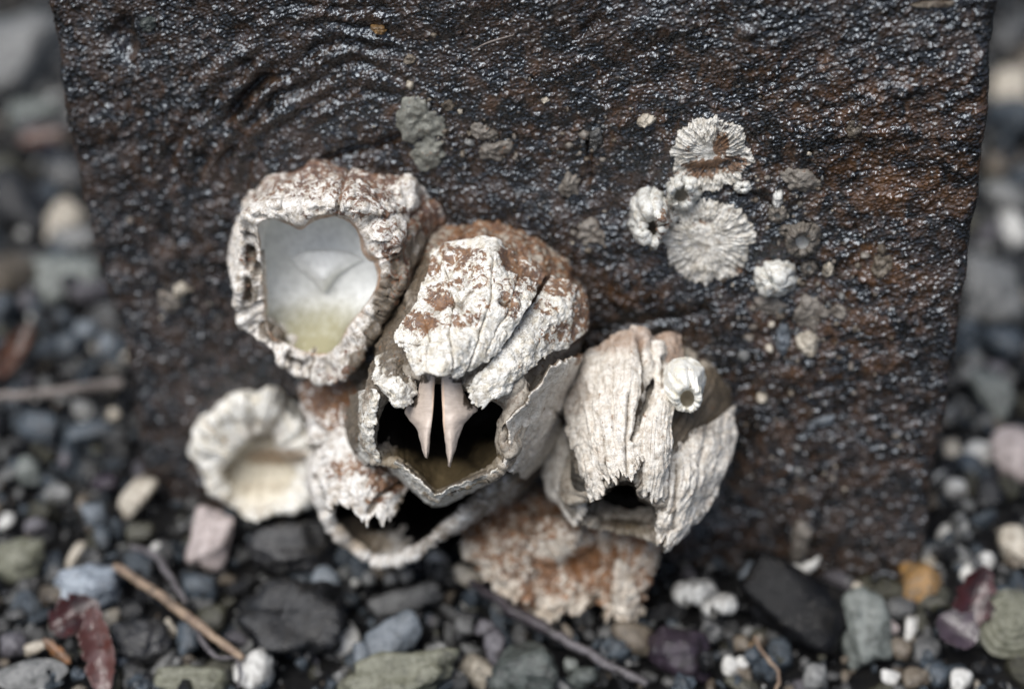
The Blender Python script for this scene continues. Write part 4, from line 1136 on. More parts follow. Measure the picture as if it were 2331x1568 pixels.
CR = [
    (958, 275, 52, 50, 'crust', 'grey-green crust patch on the slab above the beaked barnacle', 0.06, 0),
    (975, 345, 48, 42, 'crust', 'grey crust patch directly below the grey-green one', 0.06, 0),
    (1100, 300, 34, 22, 'dull', 'pale tan crust lump right of the grey-green crust', 0.08, 20),
    (1130, 345, 40, 24, 'dull', 'mottled tan crust lump, lower of the two beside the grey-green crust', 0.08, -10),
    (1020, 238, 15, 11, 'tan', 'smooth tan grain stuck above the grey-green crust', 0.1, 10),
    (1470, 275, 20, 15, 'cream', 'cream shell grain high on the slab left of the brown stained scar', 0.1, -25),
    (1241, 228, 10, 6, 'cream', 'tiny cream fleck on the upper middle of the slab', 0.06, 0),
    (1297, 425, 24, 26, 'dull', 'dull tan crust spot between the clump and the scars', 0.06, 10),
    (1345, 525, 34, 28, 'dull', 'pale crumbly crust spot below the tan one', 0.07, 30),
    (1815, 412, 44, 26, 'dull', 'pinkish tan crust patch right of the upper white scar', 0.08, 20),
    (1355, 322, 18, 26, 'grey', 'grey-white shell shard on the upper middle of the slab', 0.08, 10),
    (1770, 455, 13, 20, 'white', 'tiny white chip right between the two large scars', 0.1, 10),
    (1697, 516, 11, 8, 'white', 'tiny white chip at the right rim of the lower scar', 0.08, 20),
    (1886, 613, 14, 17, 'cream', 'small cream chip right of the tiny tan ring', 0.12, 20),
    (1838, 775, 26, 27, 'cream', 'bright cream shell lump low on the right half of the slab', 0.14, 30),
    (1782, 765, 17, 36, 'paleblue', 'bluish white chip left of the bright cream lump', 0.08, 0),
    (1850, 705, 40, 36, 'dull', 'broad dull brown crust above the bright cream lump', 0.05, 0),
    (1905, 702, 22, 14, 'dull', 'small tan crust right of the broad brown crust', 0.06, 0),
    (1750, 690, 36, 24, 'dull', 'grey-brown crust below the small white barnacle', 0.05, 0),
    (1945, 290, 20, 22, 'tan', 'tan stain-like grain on the upper right of the slab', 0.06, 0),
    (2008, 600, 24, 28, 'tan', 'ochre grain patch right of the barnacles on the slab', 0.06, 0),
    (2125, 12, 52, 8, 'tan', 'long flat tan chip at the slab top right', 0.1, 0),
    (862, 68, 18, 10, 'orange', 'orange-tan grain near the top middle of the slab', 0.06, 10),
    (932, 137, 11, 14, 'tan', 'small tan grain below the orange-tan one', 0.06, 60),
    (340, 52, 20, 18, 'greengrey', 'grey-green angular chip near the slab top left', 0.1, 15),
    (412, 660, 18, 17, 'cream', 'round cream grain on the blurred left side of the slab', 0.12, 0),
    (385, 690, 30, 20, 'dull', 'brown-grey lump beside the round cream grain', 0.1, 0),
    (1735, 900, 13, 12, 'cream', 'small cream grain on the slab right of the ribbed barnacle', 0.1, 0),
    (1870, 955, 34, 10, 'paleblue', 'thin bluish shell sliver low on the right of the slab', 0.06, -20),
    (1820, 1225, 26, 40, 'dull', 'dull tan smear at the slab foot right of the clump', 0.06, 10),
]
for i, (x, y, rx, ry, m, lab, h, ang) in enumerate(CR):
    grain_ = m not in ('crust', 'dull')
    crust(x, y, rx, ry, lab, M[m], i + 70, h, 0.2 if grain_ else 0.3, 'shell_chip' if m in ('white', 'cream', 'paleblue') else ('stone_chip' if grain_ else 'crust_patch'),
          'chip' if grain_ else 'crust', ang, 'chips and crusts on the slab')


def shell_grit():
    """pale grains and crumbs of old barnacle bedded in the slab face, one part of the slab"""
    r = np.random.RandomState(8)
    vb, fb = None, None
    bm = bmesh.new(); bmesh.ops.create_icosphere(bm, subdivisions=2, radius=1); bm.verts.ensure_lookup_table()
    vb = np.array([q.co[:] for q in bm.verts]); fb = np.array([[q.index for q in p.verts] for p in bm.faces]); bm.free()
    cs = [(1820, 640, 130, 110, 70), (1330, 320, 110, 60, 26), (1790, 460, 90, 80, 26), (1110, 320, 70, 40, 26), (1330, 530, 70, 60, 16), (1820, 780, 140, 70, 30), (420, 680, 130, 60, 14), (1150, 330, 500, 240, 34), (1880, 950, 170, 180, 30), (980, 270, 60, 80, 14)]
    X, Y = [], []
    for cx, cy, sx, sy, n in cs:
        X.append(cx + sx * r.normal(size=n) * 0.6); Y.append(cy + sy * r.normal(size=n) * 0.6)
    X = np.concatenate(X); Y = np.concatenate(Y); n = len(X)
    c = on_slab(X, Y) + SN * 0.035
    rad = r.choice([0.02, 0.025, 0.03, 0.04, 0.055, 0.075], n, p=[.22, .24, .22, .16, .1, .06])
    sc = rad[:, None] * r.uniform(0.6, 1.5, (n, 3))
    jit = np.clip(1 + 0.15 * r.normal(size=(n, len(vb), 1)), .6, 1.4)
    v = (vb[None] * jit * sc[:, None] + c[:, None]).reshape(-1, 3)
    f = (fb[None] + (np.arange(n) * len(vb))[:, None, None]).reshape(-1, 3)
    me = mesh_np('shell_grit', v, np.zeros((0, 4), int), [M['dull'], M['tan'], M['palegrey'], M['cream']], {k: np.zeros(len(v)) for k in ('stain', 'dirt', 'tint', 'inner')}, f)
    me.polygons.foreach_set('material_index', np.repeat(r.choice(4, n, p=[.45, .25, .2, .1]), len(fb)).astype(np.int32))
    o = link('shell_grit', me, slab); o['kind'] = 'stuff'


shell_grit()

# ------------------------------------------------------------------ LOOSE STONES, SHELLS, LEAVES, TWIGS
def ico(sub):
    bm = bmesh.new(); bmesh.ops.create_icosphere(bm, subdivisions=sub, radius=1)
    bm.verts.ensure_lookup_table()
    v = np.array([q.co[:] for q in bm.verts]); f = np.array([[q.index for q in p.verts] for p in bm.faces]); bm.free()
    return v, f


ICO = {k: ico(k) for k in (1, 2, 3, 4)}


def stone_verts(seed, sub=3, q=8.0, planes=12, nz=0.06):
    r = np.random.RandomState(seed)
    v, f = ICO[sub]
    n = r.normal(size=(planes, 3)); n /= np.linalg.norm(n, axis=1)[:, None]
    n = np.concatenate([n, np.eye(3), -np.eye(3)])
    d = np.concatenate([r.uniform(0.72, 1.0, planes), np.ones(6)])
    k = np.clip(v @ n.T, 0, None) / d
    rad = (k ** q).sum(1) ** (-1 / q)
    rad = rad * (1 + nz * fbm(v * 1.6 + seed % 50, 3))
    return v * rad[:, None], f


def stone(name, x, y, w_, h_, mat, seed, ang=0.0, q=8.0, lift=0.45, sub=3, nz=0.06, thick=0.7, planes=12, z0=0.0):
    """a loose stone lying on the ground, seen at x, y with frame size w_ x h_"""
    p = G(x, y, z0 + 0.15)
    sc = depth(p) * K
    a, b = w_ / 2 * sc, h_ / 2 * sc
    v, f = stone_verts(seed, sub, q, planes, nz)
    cth = thick * min(a, b)
    # the stone's flat side leans to face up and towards the viewer
    vl = v * np.array([a, b, cth])
    R = Euler((math.radians(24), 0, 0)).to_matrix() @ Matrix.Rotation(math.radians(-ang), 3, 'Z')
    vw = vl @ np.array(R).T
    zmin = vw[:, 2].min()
    me = mesh_np(name, vw, np.zeros((0, 4), int), mat, None, f)
    o = link(name, me)
    gz = float(ground_h(np.array([p[0]]), np.array([p[1]]))[0])
    o.location = (p[0], p[1], max(z0, gz) - zmin - lift * (vw[:, 2].max() - zmin) * 0.6)
    return o


ST = [  # x, y, w, h, colour, angle, roundness, label
    (40, 150, 210, 250, 'palegrey', 5, 5, 'large pale grey stone in the top left corner'),
    (75, 262, 130, 70, 'palegreen', -10, 5, 'pale greenish stone just under the large one at top left'),
    (150, 395, 90, 80, 'grey', 20, 6, 'mid grey stone left of the slab below the rust brown leaf'),
    (55, 455, 120, 80, 'lilac', 30, 6, 'lilac-grey stone at the left edge, upper half'),
    (172, 555, 110, 90, 'palegrey', 0, 6, 'pale warm grey stone touching the left side of the slab'),
    (160, 635, 140, 110, 'palegreen', -15, 5, 'pale green stone beside the left side of the slab'),
    (45, 650, 70, 150, 'lilac', -35, 6, 'long lilac-grey stone slanting at the left edge'),
    (155, 782, 60, 55, 'greyblue', 0, 5, 'blue-grey pebble under the pale green stone'),
    (195, 752, 56, 50, 'paleblue', 0, 5, 'light blue pebble between the pale green stone and the twig'),
    (245, 775, 40, 50, 'paleblue', 0, 5, 'light blue pebble against the left foot of the slab'),
    (105, 868, 44, 36, 'grey', 0, 4, 'round grey pebble resting on the left end of the stick'),
    (88, 970, 88, 66, 'greyblue', 10, 8, 'blue-grey angular stone below the horizontal stick'),
    (205, 975, 112, 52, 'greyblue', -8, 7, 'flat blue-grey stone below the horizontal stick near the slab'),
    (258, 935, 36, 36, 'cream', 0, 4, 'round cream pebble just under the stick near the slab'),
    (62, 1070, 64, 66, 'palegreen', 0, 5, 'pale green-grey pebble near the left edge, mid height'),
    (146, 1042, 30, 40, 'lilac', 0, 5, 'small upright lilac pebble left of the bleached barnacle'),
    (233, 1095, 60, 44, 'purple', 0, 6, 'dark purple pebble left of the bleached barnacle'),
    (213, 1165, 50, 60, 'paleblue', -15, 6, 'light blue-white pebble left of the long tan pebble'),
    (232, 1215, 34, 60, 'greyblue', 0, 6, 'slate blue pebble under the light blue-white one'),
    (12, 1180, 36, 44, 'white', 0, 5, 'white pebble cut by the left frame edge'),
    (308, 1130, 54, 110, 'cream', 32, 6, 'long cream pebble with a rusty end below left of the bleached barnacle'),
    (482, 1228, 98, 142, 'pink', 6, 6, 'large pinkish white upright pebble below the bleached barnacle'),
    (356, 1241, 36, 36, 'white', 0, 4, 'small round white pebble left of the pinkish white one'),
    (415, 1190, 32, 30, 'grey', 0, 4, 'small round grey pebble above left of the pinkish white one'),
    (318, 1208, 60, 50, 'olive', 0, 6, 'olive-tan pebble under the long cream one'),
    (168, 1256, 26, 66, 'cream', 28, 7, 'slender cream chip leaning at the lower left'),
    (84, 1190, 54, 44, 'lilac', 0, 5, 'lilac pebble near the left edge above the olive rock'),
    (44, 1278, 120, 92, 'mossy', 0, 6, 'mossy olive rock at the left edge'),
    (455, 1333, 76, 70, 'greyblue', 0, 6, 'blue-grey pebble right under the pinkish white one'),
    (746, 1312, 72, 66, 'paleblue', 0, 4, 'round light blue pebble below the black mouth'),
    (655, 1255, 190, 120, 'fleck', 5, 6, 'large flecked dark stone under the hollow barnacle'),
    (658, 1418, 240, 160, 'darkgrey', -5, 6, 'largest blue-black stone in the lower middle left'),
    (484, 1402, 84, 74, 'olive', 0, 5, 'round olive-tan pebble under the tan twig'),
    (205, 1335, 150, 110, 'spotted', 10, 6, 'spotted light blue stone above the red leaf'),
    (332, 1465, 130, 110, 'fleck', -10, 6, 'rounded dark olive stone right of the pink-red leaf'),
    (292, 1470, 40, 100, 'paleblue', 22, 7, 'pale blue sliver leaning on the dark olive stone'),
    (30, 1462, 54, 56, 'lilac', 0, 9, 'angular lilac chip at the lower left edge'),
    (80, 1466, 56, 30, 'cream', -10, 6, 'cream chip left of the red leaf'),
    (580, 1524, 92, 84, 'white', -30, 12, 'bright angular cream-white chip at the end of the tan twig'),
    (442, 1552, 180, 80, 'mossy', 0, 6, 'flat mossy stone at the bottom edge left of the bright chip'),
    (385, 1421, 22, 52, 'cream', -35, 5, 'slim cream grain beside the tan twig'),
    (428, 1452, 60, 90, 'greyblue', -20, 6, 'slate pebble under the tan twig'),
    (1068, 1308, 84, 40, 'cream', 35, 6, 'pale cream chip at the upper end of the dark twig'),
    (926, 1362, 176, 54, 'grey', -18, 6, 'long grey stone left of the dark twig'),
    (840, 1306, 32, 34, 'palegrey', 0, 4, 'tiny light pebble below the hollow barnacle, leftmost of three'),
    (888, 1310, 32, 34, 'palegrey', 0, 4, 'tiny light pebble below the hollow barnacle, middle of three'),
    (924, 1301, 32, 30, 'palegrey', 0, 4, 'tiny light pebble below the hollow barnacle, rightmost of three'),
    (893, 1455, 136, 84, 'paleblue', -32, 12, 'angular light blue wedge stone in the bottom middle'),
    (824, 1492, 48, 74, 'paleblue', 0, 10, 'narrow light blue chip left of the wedge stone'),
    (992, 1490, 68, 62, 'palegrey', 10, 9, 'light grey blocky pebble right of the wedge stone'),
    (1124, 1468, 52, 86, 'lilac', 0, 8, 'lilac-grey blocky pebble left of the dark twig'),
    (1104, 1424, 50, 40, 'lilac', 0, 6, 'squat lilac pebble on top of the blocky one'),
    (1052, 1418, 50, 44, 'grey', 0, 6, 'grey pebble between the long grey stone and the lilac ones'),
    (912, 1546, 240, 110, 'mossy', -3, 6, 'big mossy green stone at the bottom edge'),
    (1198, 1535, 180, 130, 'greengrey', 0, 6, 'dark green-grey stone at the bottom edge under the twig'),
    (1446, 1452, 118, 80, 'tan', 5, 5, 'smooth tan pebble below the rusty barnacle'),
    (1294, 1432, 22, 54, 'tan', -25, 8, 'thin tan splinter under the rusty barnacle'),
    (1545, 1490, 150, 110, 'purple', 10, 6, 'dark purple stone at the bottom right of the dark twig'),
    (1298, 1504, 36, 34, 'palegreen', 0, 5, 'small pale pebble above the right end of the twig'),
    (1326, 1534, 70, 50, 'greengrey', -30, 6, 'green-grey pebble below the lower part of the twig'),
    (1279, 1554, 64, 20, 'palegrey', 38, 6, 'slim pale chip at the bottom edge near the twig'),
    (1702, 1292, 28, 56, 'paleblue', 42, 6, 'light blue sliver at the slab foot'),
    (1612, 1225, 60, 44, 'tan', 0, 5, 'blurred tan pebble at the slab foot under the ribbed barnacle'),
    (1800, 1400, 250, 170, 'black', 28, 6, 'big glossy black stone in front of the slab'),
    (1963, 1430, 114, 166, 'palegreen', -12, 6, 'tall pale green stone right of the black one'),
    (2053, 1382, 68, 60, 'grey', 0, 5, 'grey pebble between the pale green and the orange stone'),
    (2104, 1336, 100, 112, 'orange', 0, 6, 'orange-yellow pebble at the right foot of the slab'),
    (1957, 1338, 34, 46, 'cream', 0, 5, 'small cream pebble on top of the pale green stone'),
    (2032, 1420, 32, 38, 'pink', 0, 5, 'small pinkish pebble right of the pale green stone'),
    (2076, 1424, 28, 58, 'white', 8, 5, 'white tooth-like chip under the orange pebble'),
    (2098, 1408, 26, 34, 'white', -10, 4, 'small white knob beside the tooth-like chip'),
    (2112, 1476, 70, 72, 'grey', 0, 5, 'round grey pebble under the white tooth-like chip'),
    (2054, 1470, 46, 56, 'tan', 0, 6, 'tan-grey pebble left of the round grey one'),
    (2222, 1284, 96, 54, 'white', -34, 4, 'smooth white oval pebble above the dark red leaf'),
    (2316, 1240, 90, 90, 'cream', 10, 9, 'angular cream stone at the right edge above the red leaf'),
    (2158, 1206, 54, 54, 'white', 0, 5, 'round white pebble right of the slab foot'),
    (2118, 1258, 38, 64, 'palegrey', 20, 6, 'grey-white pebble touching the right foot of the slab'),
    (2254, 1118, 80, 92, 'darkgrey', 0, 4, 'dark grey oval stone under the big pink one'),
    (2312, 1040, 130, 180, 'pink', 0, 4, 'big smooth pink stone at the right edge'),
    (2223, 1026, 70, 64, 'white', 0, 4, 'white pebble left of the big pink stone'),
    (2170, 1020, 40, 60, 'cream', 0, 6, 'cream pebble between the slab and the white one'),
    (2165, 938, 28, 54, 'palegrey', 0, 5, 'slim light pebble against the right side of the slab'),
    (2260, 895, 66, 150, 'palegreen', -28, 6, 'long pale green stone slanting right of the slab'),
    (2208, 846, 60, 44, 'palegrey', 0, 5, 'light grey pebble at the upper end of the long pale green stone'),
    (2270, 832, 44, 40, 'lilac', 0, 5, 'lilac pebble right of the light grey one'),
    (2255, 665, 130, 170, 'palegrey', 0, 6, 'large light grey stone right of the slab, mid height'),
    (2292, 784, 90, 80, 'greyblue', 0, 6, 'dark blue-grey stone below the large light grey one at right'),
    (2138, 1090, 34, 50, 'white', 0, 5, 'small white pebble close to the lower right side of the slab'),
    (2176, 1104, 48, 50, 'white', 0, 5, 'white pebble right of the small one by the slab'),
    (2296, 218, 90, 150, 'cream', 0, 5, 'large cream stone at the upper right edge'),
    (2300, 80, 90, 110, 'grey', 0, 6, 'blurred grey stone in the top right corner'),
    (2276, 375, 60, 60, 'tan', 0, 6, 'blurred tan stone right of the slab below the cream one'),
    (2292, 445, 100, 60, 'palegrey', 30, 6, 'light stone tilted at the upper right side of the slab'),
    (2310, 520, 60, 90, 'white', 0, 6, 'blurred whitish stone at the right edge above mid height'),
    (1690, 1552, 90, 40, 'olive', 20, 6, 'olive chip at the bottom edge under the white twin pebble'),
    (1693, 1456, 44, 40, 'tan', 0, 6, 'tan pebble right of the purple stone'),
    (1855, 1534, 54, 60, 'palegrey', 0, 6, 'light grey pebble below the black stone'),
    (2086, 1536, 62, 56, 'tan', 0, 6, 'tan-pink pebble at the bottom edge, right part'),
    (2136, 1530, 50, 70, 'greyblue', 0, 6, 'slate pebble right of the tan-pink one at the bottom'),
    (2030, 1534, 46, 34, 'white', 10, 6, 'white chip left of the tan-pink pebble at the bottom'),
    (2186, 1545, 50, 60, 'white', 15, 7, 'white knobbly chip at the bottom edge near the mossy shell'),
    (1660, 1508, 40, 56, 'white', 0, 4, 'white bead-like pebble, left half of a touching pair'),
    (1690, 1500, 34, 44, 'white', 0, 4, 'white bead-like pebble, right half of a touching pair'),
    (1726, 1482, 26, 60, 'orange', -40, 6, 'rusty orange sliver right of the purple stone'),
]
for i, (x, y, w_, h_, m, ang, q, lab) in enumerate(ST):
    chip = 'chip' in lab or 'sliver' in lab or 'splinter' in lab
    nm = 'chip' if chip else ('pebble' if max(w_, h_) < 120 else 'stone')
    o = stone(nm, x, y, w_, h_, M[m], 300 + i * 7, ang, q * (1.0 if 'round' in lab or 'smooth' in lab or 'bead' in lab else 2.2), sub=4 if max(w_, h_) > 120 else 3, nz=0.05 if 'smooth' in lab else (0.3 if m in ('fleck', 'darkgrey', 'mossy', 'spotted') else 0.16), planes=9)
    tag(o, lab, nm, 'chips on the beach' if chip else 'stones on the beach')


def tube(name, pts, rads, mat, label, cat, nu=14, nv=90, wob=0.12, zs=None):
    """twig: pts (x, y, z over the ground); rads in frame pixels"""
    p3 = np.array([G(x, y, z) for x, y, z in pts])
    q = resample_path(p3, nv)
    r = np.interp(np.linspace(0, 1, nv), np.linspace(0, 1, len(rads)), rads)
    sc = np.array([depth(a) for a in q]) * K
    r = r * sc
    q = q + 0.02 * np.stack([fbm(np.stack([np.arange(nv) * 0.07, np.zeros(nv) + k, np.zeros(nv) + len(name)], -1), 3) for k in range(3)], -1) * 1.5
    tan = np.gradient(q, axis=0); tan /= np.linalg.norm(tan, axis=1)[:, None]
    up = np.array([0, 0, 1.0])
    a = np.cross(tan, up); a /= np.linalg.norm(a, axis=1)[:, None]; b = np.cross(a, tan)
    th = np.linspace(0, 2 * math.pi, nu, endpoint=False)
    ring = a[:, None] * np.cos(th)[None, :, None] + b[:, None] * np.sin(th)[None, :, None]
    base = q[:, None] + ring * r[:, None, None]
    nz = fbm(base.reshape(-1, 3) * np.array([3, 3, 3.]), 3).reshape(nv, nu)
    v = q[:, None] + ring * (r[:, None] * (1 + wob * 2 * nz))[..., None]
    v = v.reshape(-1, 3)
    n = len(v)
    v = np.concatenate([v, q[:1] - tan[:1] * r[0] * 0.3, q[-1:] + tan[-1:] * r[-1] * 0.3])
    t1 = np.stack([np.roll(np.arange(nu), -1), np.arange(nu), np.full(nu, n)], -1)
    l = np.arange((nv - 1) * nu, nv * nu)
    t2 = np.stack([l, np.roll(l, -1), np.full(nu, n + 1)], -1)
    o = link(name, mesh_np(name, v, gridquads(nv, nu, True), mat, None, np.concatenate([t1, t2])))
    return tag(o, label, cat)


def resample_path(p, n):
    if len(p) > 2:
        p = catmull(p[:, None, :], np.linspace(0, len(p) - 1, 20 * len(p)))[:, 0]
    d = np.concatenate([[0], np.cumsum(np.linalg.norm(np.diff(p, axis=0), axis=1))])
    t = np.linspace(0, d[-1], n)
    return np.stack([np.interp(t, d, p[:, k]) for k in range(3)], -1)


M['tantwig'] = pebble_mat('tan bark', (0.3, 0.22, 0.15), (0.2, 0.14, 0.1), 0.5, 4)
M['darktwig'] = pebble_mat('wet dark bark', (0.055, 0.045, 0.05), (0.03, 0.024, 0.028), 0.3, 4)
M['greytwig'] = pebble_mat('grey purple bark', (0.13, 0.12, 0.125), (0.07, 0.062, 0.066), 0.35, 4)
M['palestick'] = pebble_mat('pale driftwood', (0.22, 0.19, 0.17), (0.13, 0.11, 0.1), 0.5, 4)

tube('twig', [(262, 1288, .45), (350, 1345, .55), (450, 1420, .55), (556, 1500, .4)], [9, 11, 11, 8], M['tantwig'], 'straight tan twig slanting over the lower left stones', 'twig')
tube('twig', [(300, 1245, .3), (350, 1262, .4), (385, 1310, .4), (425, 1372, .35)], [7, 8, 8, 5], M['greytwig'], 'bent grey-brown twig above the straight tan one', 'twig')
tube('twig', [(440, 1420, .3), (485, 1490, .35), (540, 1500, .3), (545, 1565, .3)], [8, 6, 4, 3], M['greytwig'], 'thin grey twig crossing under the tan one', 'twig')
tb = thing('twig', 'thick dark twig with a grey lower half at the bottom centre', 'twig', G(1255, 1440, 0.2))
for pts, rd, mt, lab in (([(1072, 1322, .2), (1130, 1362, .35), (1190, 1402, .4), (1256, 1436, .4)], [9, 11, 15, 13], 'darktwig', 'dark upper half of the twig'),
                         ([(1252, 1434, .4), (1330, 1482, .45), (1400, 1520, .45), (1475, 1556, .4)], [11, 12, 11, 10], 'greytwig', 'grey lower half of the twig')):  # paler grey paints the highlight along the lower half
    o = tube('twig_segment', pts, rd, M[mt], None, None)
    o.parent = tb; o.matrix_parent_inverse = tb.matrix_basis.inverted(); o['label'] = lab
tube('stick', [(-60, 902, .5), (40, 900, .6), (150, 888, .6), (278, 872, .4)], [10, 11, 13, 11], M['palestick'], 'pale horizontal stick lying left of the slab', 'stick')
tube('twig', [(1716, 1450, .3), (1740, 1490, .35), (1772, 1530, .3), (1768, 1570, .3)], [4, 4, 4, 4], M['tantwig'], 'thin rusty twig right of the white bead-like pair', 'twig')

# dry straw fibre lying on the slab
def straw():
    q = np.array([P(x, y, h) for x, y, h in ((1075, 116, .16), (1110, 98, .22), (1170, 80, .16))])
    q = resample_path(q, 30); nu = 8
    th = np.linspace(0, 2 * math.pi, nu, endpoint=False)
    r = np.interp(np.linspace(0, 1, 30), [0, .5, 1], [.012, .02, .008])
    up = ST_; v = (q[:, None] + (up * np.cos(th)[:, None] + SN * np.sin(th)[:, None])[None] * r[:, None, None]).reshape(-1, 3)
    o = link('straw', mesh_np('straw', v, gridquads(30, nu, True), M['palestick']))
    tag(o, 'pale straw fibre lying near the top of the slab', 'straw')


ST_ = np.cross(SN, SS)
straw()


def leaf_mat(name, c1, c2):
    m = NT(name)
    n = m.noise(3.5, 4); c = m.mix(m.ss(n, 0.38, 0.62), c1, c2)
    c = m.mix(m.ss(m.noise(8, 5, 0.7), 0.52, 0.68, 0, 0.8), c, (0.03, 0.022, 0.018))
    return m.fin(c, 0.28, m.bump(m.noise(9, 4), 0.4, 0.06), 0.6)


M['redleaf'] = leaf_mat('dark red leaf', (0.045, 0.01, 0.008), (0.022, 0.007, 0.007))
M['pinkleaf'] = leaf_mat('pale red leaf', (0.075, 0.024, 0.018), (0.13, 0.075, 0.07))
M['brownleaf'] = leaf_mat('rust leaf', (0.09, 0.036, 0.018), (0.045, 0.02, 0.012))
M['purpleleaf'] = leaf_mat('purple leaf', (0.06, 0.042, 0.052), (0.035, 0.024, 0.03))
M['maroonleaf'] = leaf_mat('maroon leaf', (0.045, 0.009, 0.01), (0.022, 0.007, 0.008))


def leaf(x, y, L_, W_, ang, mat, label, curl=0.4, z=0.35, tilt=20, tip=0.6):
    """curled leaf blade: blade and midrib"""
    p = G(x, y, z); sc = depth(p) * K
    L, W = L_ * sc, W_ * sc
    nu, nv = 40, 24
    a = np.linspace(-1, 1, nu); b = np.linspace(-1, 1, nv)
    A, B = np.meshgrid(a, b)
    half = np.clip((1 - np.abs(A) ** 2.2), 0, 1) ** tip * (1 + 0.35 * fbm(np.stack([A.ravel() * 3.2, np.sign(B.ravel()) * 3.0, np.full(A.size, y * 0.37)], -1), 4, 0.6).reshape(A.shape))
    X = A * L / 2; Y = B * half * W / 2
    nzs = fbm(np.stack([X.ravel() * 1.2, Y.ravel() * 1.2, np.full(X.size, x)], -1), 3).reshape(X.shape)
    Z = curl * W * 0.5 * (B * half) ** 2 + 0.12 * L * A ** 2 * curl + nzs * 0.12 * W
    v = np.stack([X, Y, Z], -1).reshape(-1, 3)
    t = 0.02
    v2 = v - np.array([0, 0, t])
    q = gridquads(nv, nu); N = nu * nv
    idx = np.arange(N).reshape(nv, nu)
    loop = np.concatenate([idx[0, :-1], idx[:-1, -1], idx[-1, :0:-1], idx[:0:-1, 0]]); nx = np.roll(loop, -1)
    R = Euler((math.radians(tilt), 0, 0)).to_matrix() @ Matrix.Rotation(math.radians(-ang), 3, 'Z')
    Rn = np.array(R).T
    o = link('leaf', mesh_np('leaf', np.concatenate([v, v2]) @ Rn, np.concatenate([q, q[:, ::-1] + N, np.stack([loop, loop + N, nx + N, nx], -1)]), mat))
    o.location = p
    tag(o, label, 'leaf')
    # midrib
    c = v.reshape(nv, nu, 3)[nv // 2]
    th = np.linspace(0, 2 * math.pi, 6, endpoint=False)
    r = 0.035 * W * np.linspace(1.3, 0.5, nu)
    rib = c[:, None] + np.stack([th * 0, np.cos(th), np.sin(th)], -1)[None] * r[:, None, None]
    rb = link('midrib', mesh_np('midrib', rib.reshape(-1, 3) @ Rn, gridquads(nu, 6, True), mat))
    rb.parent = o
    return o


leaf(172, 1405, 120, 95, -35, M['redleaf'], 'dark red curled leaf in front of the spotted stone', 0.5, 0.55)
leaf(226, 1480, 200, 74, 78, M['pinkleaf'], 'pinkish red leaf hanging below the dark red one', 0.5, 0.6, 38)
leaf(95, 315, 110, 44, -12, M['brownleaf'], 'rust brown dead leaf left of the slab near the top', 0.5, 0.7)
leaf(36, 805, 150, 50, 112, M['brownleaf'], 'curved red-brown leaf at the left edge above the stick', 0.7, 0.6)
leaf(2212, 1372, 180, 82, 112, M['maroonleaf'], 'upright maroon leaf at the lower right', 0.5, 0.6, 38)
leaf(2178, 1434, 100, 86, 40, M['purpleleaf'], 'purple leaf lying against the upright maroon one', 0.4, 0.5)
leaf(130, 1482, 90, 24, 40, leaf_mat('orange leaf', (0.2, 0.085, 0.025), (0.1, 0.05, 0.02)), 'thin orange leaf strip left of the pinkish red leaf', 0.4, 0.4)


def shell_piece(x, y, w_, h_, ang, mat, label, seed, cup=0.35, tilt=24, z=0.3, rimmat=None):
    """a loose cupped shell valve with growth rings"""
    p = G(x, y, z); sc = depth(p) * K
    a, b = w_ / 2 * sc, h_ / 2 * sc
    nu, nv = 72, 30
    th = np.linspace(0, 2 * math.pi, nu, endpoint=False); v = np.linspace(0.02, 1, nv)
    R = 1 + 0.08 * fbm(np.stack([np.cos(th) * 1.5, np.sin(th) * 1.5, np.full(nu, seed)], -1), 4)
    X = a * v[:, None] * R * np.cos(th); Y = b * v[:, None] * R * np.sin(th)
    Z = cup * min(a, b) * (1 - v[:, None] ** 2 + 0 * th) + 0.025 * np.sin(v[:, None] * 34 + 0 * th) * min(a, b)
    Z = Z + 0.06 * min(a, b) * fbm(np.stack([X.ravel() * 3, Y.ravel() * 3, np.full(X.size, seed)], -1), 3).reshape(X.shape)
    t = np.stack([X, Y, Z], -1).reshape(-1, 3); t2 = t - np.array([0, 0, 0.06 * min(a, b) + .02])
    q = gridquads(nv, nu, True); N = nu * nv
    lo = np.arange((nv - 1) * nu, nv * nu); nx = np.roll(lo, -1)
    Rm = Euler((math.radians(tilt), 0, 0)).to_matrix() @ Matrix.Rotation(math.radians(-ang), 3, 'Z')
    o = link('shell', mesh_np('shell', np.concatenate([t, t2]) @ np.array(Rm).T, np.concatenate([q, q[:, ::-1] + N, np.stack([lo, lo + N, nx + N, nx], -1)]), mat))
    o.location = p
    return tag(o, label, 'shell')


shell_piece(70, 1534, 170, 66, -8, M['palegrey'], 'flat pale shell valve in the bottom left corner', 2.0)
shell_piece(2300, 1420, 150, 170, 60, M['mossy'], 'mossy green shell with a pale rim at the lower right edge', 3.0, 0.5, 30)


def horn_chip():
    o = stone('shell_chip', 1808, 1297, 74, 46, M['white'], 901, -5, 6, sub=3); tag(o, 'white shell chip with an upturned horn at the slab foot', 'chip')
    p3 = [(1828, 1298, .3), (1850, 1284, .4), (1866, 1266, .5)]
    h = tube('horn', p3, [14, 10, 3], M['white'], None, None, 12, 24, 0.08)
    h.parent = o; h.matrix_parent_inverse = Matrix.Translation(o.location).inverted()


horn_chip()


